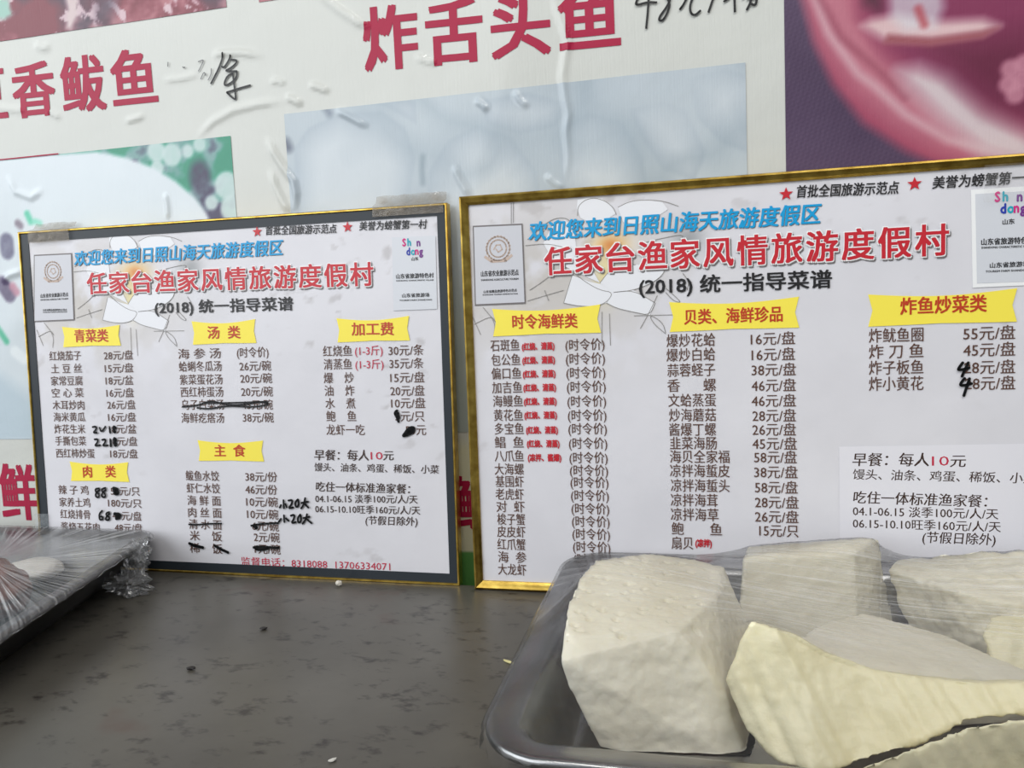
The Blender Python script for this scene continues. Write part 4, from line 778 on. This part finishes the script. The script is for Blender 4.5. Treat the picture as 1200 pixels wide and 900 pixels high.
def film_mesh(root, name, quadp, rad, zr, mat, obstacles, res=110, wob=.0006, skirt=.010, pad=.0012, sag=0.):
    xs = [p[0] for p in quadp]; ys = [p[1] for p in quadp]
    nx = res; ny = int(res*(max(ys)-min(ys))/(max(xs)-min(xs)))
    gx = np.linspace(min(xs)-.004, max(xs)+.004, nx); gy = np.linspace(min(ys)-.004, max(ys)+.004, ny)
    GX, GY = np.meshgrid(gx, gy)
    out = rounded(quadp, 0, rad); ins = inside(GX, GY, out)
    ob = np.full(GX.shape, -1.)
    for t in obstacles:
        for j in range(ny):
            for i in range(nx):
                if not ins[j, i]: continue
                h = t.ray_cast(Vector((gx[i], gy[j], 1)), Vector((0, 0, -1)))
                if h[0] is not None: ob[j, i] = max(ob[j, i], h[0].z+pad)
    z = np.where(ins, zr, zr); z = np.maximum(z, ob)
    for it in range(900):
        a = z.copy(); a[1:-1, 1:-1] = .25*(z[:-2, 1:-1]+z[2:, 1:-1]+z[1:-1, :-2]+z[1:-1, 2:])
        z = np.where(ins, np.maximum(a-sag, ob), zr)
    def samp(x, y):
        fx = np.clip((x-gx[0])/(gx[1]-gx[0]), 0, nx-1.001); fy = np.clip((y-gy[0])/(gy[1]-gy[0]), 0, ny-1.001)
        i, j = int(fx), int(fy); fx -= i; fy -= j
        return (z[j, i]*(1-fx)+z[j, i+1]*fx)*(1-fy)+(z[j+1, i]*(1-fx)+z[j+1, i+1]*fx)*fy
    n = len(out); cx = sum(p[0] for p in out)/n; cy = sum(p[1] for p in out)/n
    # finer outline
    fine = []
    for i in range(n):
        p, q = out[i], out[(i+1) % n]; fine += [p, ((p[0]+q[0])/2, (p[1]+q[1])/2)]
    n = len(fine); R = 70; mb = MB()
    for k in range(1, R+1):
        s = k/R
        for x, y in fine:
            X = cx+(x-cx)*s; Y_ = cy+(y-cy)*s; mb.v.append((X, Y_, samp(X, Y_)+.0009))
    mb.v.append((cx, cy, samp(cx, cy)+.0009)); c_ = len(mb.v)-1
    mb.f += [(i, (i+1) % n, c_) for i in range(n)]
    for k in range(R-1): mb.f += [(k*n+i, (k+1)*n+i, (k+1)*n+(i+1) % n, k*n+(i+1) % n) for i in range(n)]
    # skirt over the rim
    rnd = random.Random(4)
    for q, (d, dz) in enumerate([(-.0022, -.001), (-.003, -.005), (-.002, -skirt)]):
        ring = rounded(quadp, d, rad); base = len(mb.v); m2 = len(ring)
        for i in range(n):
            a = ring[(i//2) % m2]; b = ring[(i//2+1) % m2]; x, y = (a if i % 2 == 0 else ((a[0]+b[0])/2, (a[1]+b[1])/2))
            k = .0008*(q)*(math.sin(i*1.9)+rnd.random()); dx, dy = x-cx, y-cy; l = math.hypot(dx, dy)
            mb.v.append((x+dx/l*k, y+dy/l*k, zr+dz-(rnd.random()*.35*skirt if q == 2 else 0)))
        pb = (R-1)*n if q == 0 else base-n
        mb.f += [(pb+i, base+i, base+(i+1) % n, pb+(i+1) % n) for i in range(n)]
    return mb.build(name, mat, root, True)

# ---- tofu
def solid(name, pts, mat, label, vox=.0024, smooth=5, poly=False, push=None, fn=None, parent=None):
    bm = bmesh.new()
    if poly:
        a = [bm.verts.new(p) for p in pts]; b = [bm.verts.new(Vector(p)+Vector(push)) for p in pts]; n = len(pts)
        bm.faces.new(a); bm.faces.new(b[::-1])
        for i in range(n): bm.faces.new((a[i], b[i], b[(i+1) % n], a[(i+1) % n]))
        bmesh.ops.triangulate(bm, faces=bm.faces[:]); bmesh.ops.recalc_face_normals(bm, faces=bm.faces[:])
    else:
        for p in pts: bm.verts.new(p)
        r = bmesh.ops.convex_hull(bm, input=bm.verts[:])
        bmesh.ops.delete(bm, geom=list({g for g in r['geom_interior']+r['geom_unused'] if isinstance(g, bmesh.types.BMVert)}), context='VERTS')
        bmesh.ops.recalc_face_normals(bm, faces=bm.faces[:])
    me = bpy.data.meshes.new(name); bm.to_mesh(me); bm.free()
    o = bpy.data.objects.new(name, me); C.objects.link(o)
    r = o.modifiers.new('r', 'REMESH'); r.mode = 'VOXEL'; r.voxel_size = vox
    s = o.modifiers.new('s', 'SMOOTH'); s.iterations = smooth; s.factor = .6
    dg = bpy.context.evaluated_depsgraph_get(); me2 = bpy.data.meshes.new_from_object(o.evaluated_get(dg)); o.modifiers.clear(); o.data = me2
    nv = len(me2.vertices); co_ = np.empty(nv*3); me2.vertices.foreach_get('co', co_); co_ = co_.reshape(-1, 3)
    no = np.empty(nv*3); me2.vertices.foreach_get('normal', no); no = no.reshape(-1, 3)
    d = (fbm(co_[:, 0]*45, co_[:, 1]*45, co_[:, 2]*45, 3)-.5)*.0022 + (fbm(co_[:, 0]*160, co_[:, 1]*160, co_[:, 2]*160, 8, 2)-.5)*.0014
    if fn is not None: d = d+fn(co_, no)
    co_ = co_+no*d[:, None]; co_[:, 2] = np.maximum(co_[:, 2], .0052); 
    ins_ = .0545-np.clip(co_[:, 2]/.046, 0, 1)*.0235   # keep inside the sloping tray walls
    co_[:, 1] = np.clip(co_[:, 1], -.4585+ins_, -.0475-ins_); co_[:, 0] = np.clip(co_[:, 0], -.142+ins_, .36-ins_)
    c = co_.mean(0); c[2] = co_[:, 2].min(); 
    me2.vertices.foreach_set('co', (co_-c).ravel()); me2.polygons.foreach_set('use_smooth', [True]*len(me2.polygons)); me2.materials.clear(); me2.materials.append(mat); me2.update()
    o.location = c; tag(o, label, 'tofu', 'tofu blocks in the steel tray')
    bv = BVHTree.FromPolygons([tuple(p) for p in co_], [tuple(p.vertices) for p in me2.polygons])
    return o, bv
rp = random.Random(7)
pit = [(rp.uniform(-.11, .04), rp.uniform(-.36, -.20), rp.uniform(.0018, .0036), rp.uniform(.002, .0042)) for _ in range(90)]
def pits(co_, no):
    d = np.zeros(len(co_)); top = no[:, 2] > .55
    for x, y, r, h in pit: d -= np.where(top, h*np.exp(-(((co_[:, 0]-x)**2+((co_[:, 1]-y)*1.5)**2)/(r*r))**2), 0)
    # crumbly back edge, and the soft cloth folds of the front face
    fr = no[:, 1] < -.5
    d += np.where(fr, (vn(co_[:, 0]*14, co_[:, 2]*95, 0, 61)-.5)*.0016, 0)
    return d
B_ = []
tofu_pts = [(-0.0976,-0.3661,0.0727), (-0.0956,-0.3491,0.0836), (-0.0141,-0.33,0.0838), (0.0155,-0.2659,0.0875), (0.0257,-0.2126,0.0804), (0.024,-0.1816,0.0853), (-0.0035,-0.1823,0.0917), (-0.0417,-0.1955,0.1002), (-0.0855,-0.2362,0.1062), (-0.096,-0.27,0.102), (-0.0997,-0.313,0.0938),
  (-0.07,-0.3614,0.0025), (-0.0514,-0.3633,-0.0089), (0.0358,-0.3531,-0.008), (0.0319,-0.342,0.0091), (0.0197,-0.3369,0.038), (0.0024,-0.3331,0.0651), (0.0644,-0.2024,-0.0129), (-0.0735,-0.2357,-0.023), (0.0462,-0.3102,-0.016), (-0.094,-0.365,0.0548)]
_, t = solid('tofu_block', tofu_pts, M_tofu, 'leftmost tofu block with a pitted top and smooth front, by the tray corner', .0016, 2, fn=pits); B_.append(t)
_, t = solid('tofu_block', [(0.042,-0.1567,0.086), (0.1469,-0.127,0.0854), (0.1795,-0.0728,0.0862), (0.0507,-0.0935,0.0783), (0.0354,-0.1848,0.0255), (0.1446,-0.1497,0.0173), (0.1939,-0.0706,-0.0312), (0.0534,-0.0932,-0.0305), (0.0331,-0.1949,-0.019), (0.1476,-0.1586,-0.028), (0.1901,-0.0749,-0.0658), (0.0529,-0.0968,-0.0657)], M_tofu,
   'upright tofu block in the middle of the back row, standing highest', .0024); B_.append(t)
_, t = solid('tofu_block', [(0.1816,-0.1006,0.0611), (0.1961,-0.0709,0.0658), (0.2583,-0.071,0.0735), (0.4013,-0.0776,0.0857), (0.3639,-0.1714,0.0606), (0.2635,-0.1843,0.0633), (0.2222,-0.168,0.0657), (0.1941,-0.1189,0.0545), (0.2009,-0.1184,-0.0094), (0.2647,-0.185,0.0016), (0.366,-0.1714,0.0026), (0.2326,-0.0848,-0.0048), (0.4081,-0.0839,0.0056), (0.232,-0.1622,-0.0038)], M_tofu,
   'large rough-topped tofu block at the back right of the tray', .0024, fn=lambda c, n: (fbm(c[:, 0]*70, c[:, 1]*70, c[:, 2]*70, 33)-.5)*.009); B_.append(t)
_, t = solid('tofu_block', [(0.2274,-0.2198,0.0505), (0.2403,-0.1956,0.056), (0.3291,-0.1791,0.0647), (0.3255,-0.2281,0.0477), (0.3247,-0.2348,-0.0186), (0.2371,-0.255,-0.0154), (0.2297,-0.2444,0.0261), (0.2618,-0.1644,0.0073), (0.3536,-0.1425,0.0114), (0.2646,-0.1704,-0.0603)], M_tofu_y,
   'yellowish tofu piece at the right edge behind the front slab', .0024, fn=lambda c, n: np.sin((c[:, 0]*.8-c[:, 2]*.6)*420)*.0007); B_.append(t)
ribs = lambda c, n: np.clip((-n[:, 1]-.2)/.3, 0, 1)*((vn((c[:, 0]+c[:, 2]*.55)*95, c[:, 2]*9, 0, 9)-.5)*.0062+(vn((c[:, 0]+c[:, 2]*.6)*210, c[:, 2]*20, 0, 19)-.5)*.0012)
slab = [(0.0372,-0.3422,0.0997), (0.0516,-0.3432,0.0965), (0.0682,-0.3439,0.0922), (0.0755,-0.3447,0.088), (0.0856,-0.3449,0.0819), (0.1162,-0.345,0.0711), (0.1536,-0.3469,0.068), (0.1895,-0.3487,0.0692), (0.2348,-0.3481,0.0719), (0.2931,-0.3464,0.0755),
  (0.2912,-0.3513,0.0619), (0.2314,-0.3575,0.0573), (0.1999,-0.3631,0.0552), (0.1679,-0.37,0.0503), (0.1298,-0.3805,0.0346), (0.0973,-0.389,0.0253), (0.0698,-0.3987,0.0237), (0.0572,-0.3945,0.0238), (0.0446,-0.3869,0.0258), (0.0317,-0.3756,0.035), (0.0223,-0.3626,0.0533), (0.0185,-0.3585,0.0622), (0.0216,-0.3551,0.0684), (0.0298,-0.3472,0.0874)]
_, t = solid('tofu_block', slab[::-1], M_tofu_y, 'long yellowish tofu slab with ribbed pressed skin, leaning at the front right', .0019, 4, True, (.004, .028, -.012), ribs); B_.append(t)
_, t = solid('tofu_block', [(0.0694,-0.287,0.059), (0.0992,-0.2338,0.0575), (0.1413,-0.1884,0.0506), (0.1607,-0.1956,0.0361), (0.1737,-0.1984,0.0297), (0.1845,-0.196,0.0286), (0.2107,-0.1743,0.0294), (0.2257,-0.2226,0.027), (0.2599,-0.2755,0.0368), (0.1366,-0.3038,0.0426), (0.0889,-0.3034,0.0555),
   (0.073,-0.2825,-0.0082), (0.2681,-0.2589,-0.0241), (0.1382,-0.2987,-0.0136), (0.2321,-0.2066,-0.0355), (0.1422,-0.1867,-0.0385)], M_tofu, 'low flat-topped tofu piece lying behind the ribbed slab', .0024, 3); B_.append(t)
_, t = solid('tofu_block', [(0.0854,-0.4128,0.0323), (0.1247,-0.4054,0.0453), (0.1596,-0.3996,0.063), (0.1895,-0.3942,0.0681), (0.2191,-0.3891,0.0702), (0.2771,-0.3784,0.0717), (0.2791,-0.3795,0.0036), (0.1841,-0.3977,0.0034), (0.0935,-0.4102,0.0078), (0.2928,-0.3492,0.0484), (0.2001,-0.366,0.0463), (0.2978,-0.3442,-0.0181), (0.0973,-0.39,-0.0053)], M_tofu_y,
   'lowest yellowish tofu piece at the bottom right corner, below the ribbed slab', .0022, 4, fn=ribs); B_.append(t)

Q2 = [(-.142, -.4585), (.360, -.4585), (.360, -.0475), (-.142, -.0475)]
tr2 = empty('metal_tray', 'shiny steel tray on the right holding tofu blocks', 'tray', loc=(0, 0, 0), group='steel trays on the counter')
make_tray(tr2, Q2, .048, .050, M_tray, [(.052, .0045), (.046, .006), (.040, .013), (.030, .040), (.026, .0465), (.021, .0485), (.006, .0505), (.0022, .0505), (.0006, .0492), (0, .0470), (.0006, .0445), (.0030, .0440), (.004, .0470), (.021, .0462), (.0285, .038), (.039, .012), (.046, .003), (.053, .0)])
fl2 = empty('cling_film', 'clear cling film stretched over the tofu tray on the right', 'film', loc=(0, 0, 0), group='cling film over the trays')
M_film2 = mat_film('cling_film_lines', ('dir', .04, 330), .01, .55, .7, .46, .72, (-.36, -.24))
film_mesh(fl2, 'film_sheet', Q2, .048, .0508, M_film2, B_)

# ---- left tray
Q1 = [(-.975, -.47), (-0.584,-0.432,0.055)[:2], (-.688, -.0395), (-1.07, -.0395)]
tr1 = empty('metal_tray', 'dull steel tray at the left edge in front of the charcoal-bordered board', 'tray', loc=(0, 0, 0), group='steel trays on the counter')
make_tray(tr1, Q1, .030, .055, M_tray2, [(.052, .0045), (.046, .006), (.038, .014), (.026, .044), (.022, .0505), (.018, .0525), (.006, .0550), (.0022, .0550), (.0006, .0538), (0, .0500), (.0006, .0470), (.0030, .0465), (.004, .0515), (.018, .0495), (.0245, .042), (.037, .012), (.044, .003), (.053, .0)])
def lump(name, c, r, mat, label, cat, seed, wr=0., sub=5):
    bm = bmesh.new(); bmesh.ops.create_icosphere(bm, subdivisions=sub, radius=1)
    co_ = np.array([v.co[:] for v in bm.verts]); d = 1+(fbm(co_[:, 0]*1.6+seed, co_[:, 1]*1.6, co_[:, 2]*1.6, seed, 3)-.5)*.35
    d = d+wr*np.abs(np.sin(co_[:, 2]*9+vn(co_[:, 0]*3, co_[:, 1]*3, 0, seed)*5))*np.clip(-co_[:, 1]*.8+.1, 0, 1)
    co_ = co_*d[:, None]*np.array(r)
    co_[:, 2] = np.maximum(co_[:, 2], -c[2]+.0062)
    for v, q in zip(bm.verts, co_): v.co = q
    me = bpy.data.meshes.new(name); bm.to_mesh(me); fs = [tuple(v.index for v in f.verts) for f in bm.faces]; bm.free()
    me.polygons.foreach_set('use_smooth', [True]*len(me.polygons)); me.materials.append(mat)
    o = bpy.data.objects.new(name, me); C.objects.link(o); o.location = c; tag(o, label, cat)
    return BVHTree.FromPolygons([tuple(Vector(q)+Vector(c)) for q in co_], fs)
def mat_meat():
    mt, nt, b = newmat('brown_meat'); n = noise(nt, 40, mapping(nt), 5, .6)
    r = ramp(nt, n.outputs[0], [(.3, s2l((84, 48, 40))), (.7, s2l((140, 92, 78)))]); nt.links.new(r.outputs[0], b.inputs['Base Color'])
    b.inputs['Roughness'].default_value = .32; bump(nt, b, n.outputs[0], .5, .002); return mt
MM = mat_meat()
lc = (-0.771,-0.2112,0.034)
L_ = [lump('meat_piece', (lc[0], lc[1], .034), (.037, .037, .036), MM, 'brown rounded lump of meat under the film of the left tray', 'meat', 3, -.10)]
pc = (-0.7924,-0.0814,0.018)
L_.append(lump('pale_food_slice', (pc[0]-.03, pc[1]-.02, .020), (.038, .026, .013), plain('pale_food', (226, 222, 214), .4), 'pale flat slice of food lying in the left tray', 'food', 5, 0, 4))
fl1 = empty('cling_film', 'taut streaky cling film over the left tray, knotted at its corner', 'film', loc=(0, 0, 0), group='cling film over the trays')
M_film1 = mat_film('cling_film_radial', ('radial', lc[0], lc[1], 46), .02, .6, .45, .46, .64)
film_mesh(fl1, 'film_sheet', Q1, .030, .0560, M_film1, L_, 80, skirt=.004)
# crumpled tail of film at the tray corner
def mat_tail():
    mt = mat_film('crumpled_film', ('dir', .7, 120), .05, .22, .7); return mt
def crumple(name, c, r, seed, mat, parent):
    bm = bmesh.new(); bmesh.ops.create_icosphere(bm, subdivisions=4, radius=1); rr = random.Random(seed)
    co_ = np.array([v.co[:] for v in bm.verts]); n = np.abs(vn(co_[:, 0]*2.6, co_[:, 1]*2.6, co_[:, 2]*2.6, seed)-.5)*1.3+np.abs(vn(co_[:, 0]*6, co_[:, 1]*6, co_[:, 2]*6, seed+2)-.5)*.35
    co_ = co_*(.55+n*1.3)[:, None]*np.array(r)
    co_[:, 2] = np.maximum(co_[:, 2], -c[2]+.0008)
    for v, q in zip(bm.verts, co_): v.co = Vector(q)+Vector(c)
    me = bpy.data.meshes.new(name); bm.to_mesh(me); bm.free(); me.materials.append(mat)
    o = bpy.data.objects.new(name, me); C.objects.link(o); o.parent = parent; return o
MT = mat_tail()
k1 = (-0.6727,-0.115,0.0086); k2 = (-0.6676,-0.105,0.0332); k3 = (-0.6603,-0.1,0.0501)
crumple('film_knot', (k1[0], k1[1], max(k1[2], .012)), (.030, .018, .018), 3, MT, fl1)
crumple('film_tail', (k2[0]-.002, k2[1], k2[2]), (.015, .012, .022), 9, MT, fl1)
crumple('film_tail', (k3[0]-.004, k3[1], k3[2]), (.014, .010, .014), 14, MT, fl1)

# ---- crumbs on the counter
def crumb2(p, r, col, label, seed, rot=0):
    bm = bmesh.new(); bmesh.ops.create_icosphere(bm, subdivisions=2, radius=1)
    co_ = np.array([v.co[:] for v in bm.verts]); d = .8+vn(co_[:, 0]*2, co_[:, 1]*2, co_[:, 2]*2, seed)*.5; co_ = co_*d[:, None]*np.array(r)
    co_[:, 2] -= co_[:, 2].min()
    for v, q in zip(bm.verts, co_): v.co = q
    me = bpy.data.meshes.new('crumb'); bm.to_mesh(me); bm.free(); me.materials.append(plain('crumb', col, .6))
    o = bpy.data.objects.new('crumb', me); C.objects.link(o); o.location = (p[0], p[1], 0); o.rotation_euler.z = rot; tag(o, label, 'crumb', 'crumbs and specks on the counter')
crumb2((-0.425,-0.056,0), (.004, .003, .0035), (214, 208, 196), 'whitish crumb on the counter just below the charcoal-bordered board', 2)
crumb2((-0.4473,-0.1899,-0), (.004, .0025, .0015), (34, 30, 28), 'dark speck on the counter, farther of the two dark specks', 4, .4)
crumb2((-0.4665,-0.2861,0), (.004, .0025, .0015), (34, 30, 28), 'dark speck on the counter, nearer of the two dark specks', 6, .3)
crumb2((-0.1722,-0.2268,0), (.006, .0012, .0012), (206, 196, 140), 'pale yellow sliver on the counter beside the tofu tray', 8, -.5)
crumb2((-0.2643,-0.4035,0), (.003, .0016, .001), (196, 194, 186), 'tiny white crumb on the counter at the bottom of the photo', 9, .9)
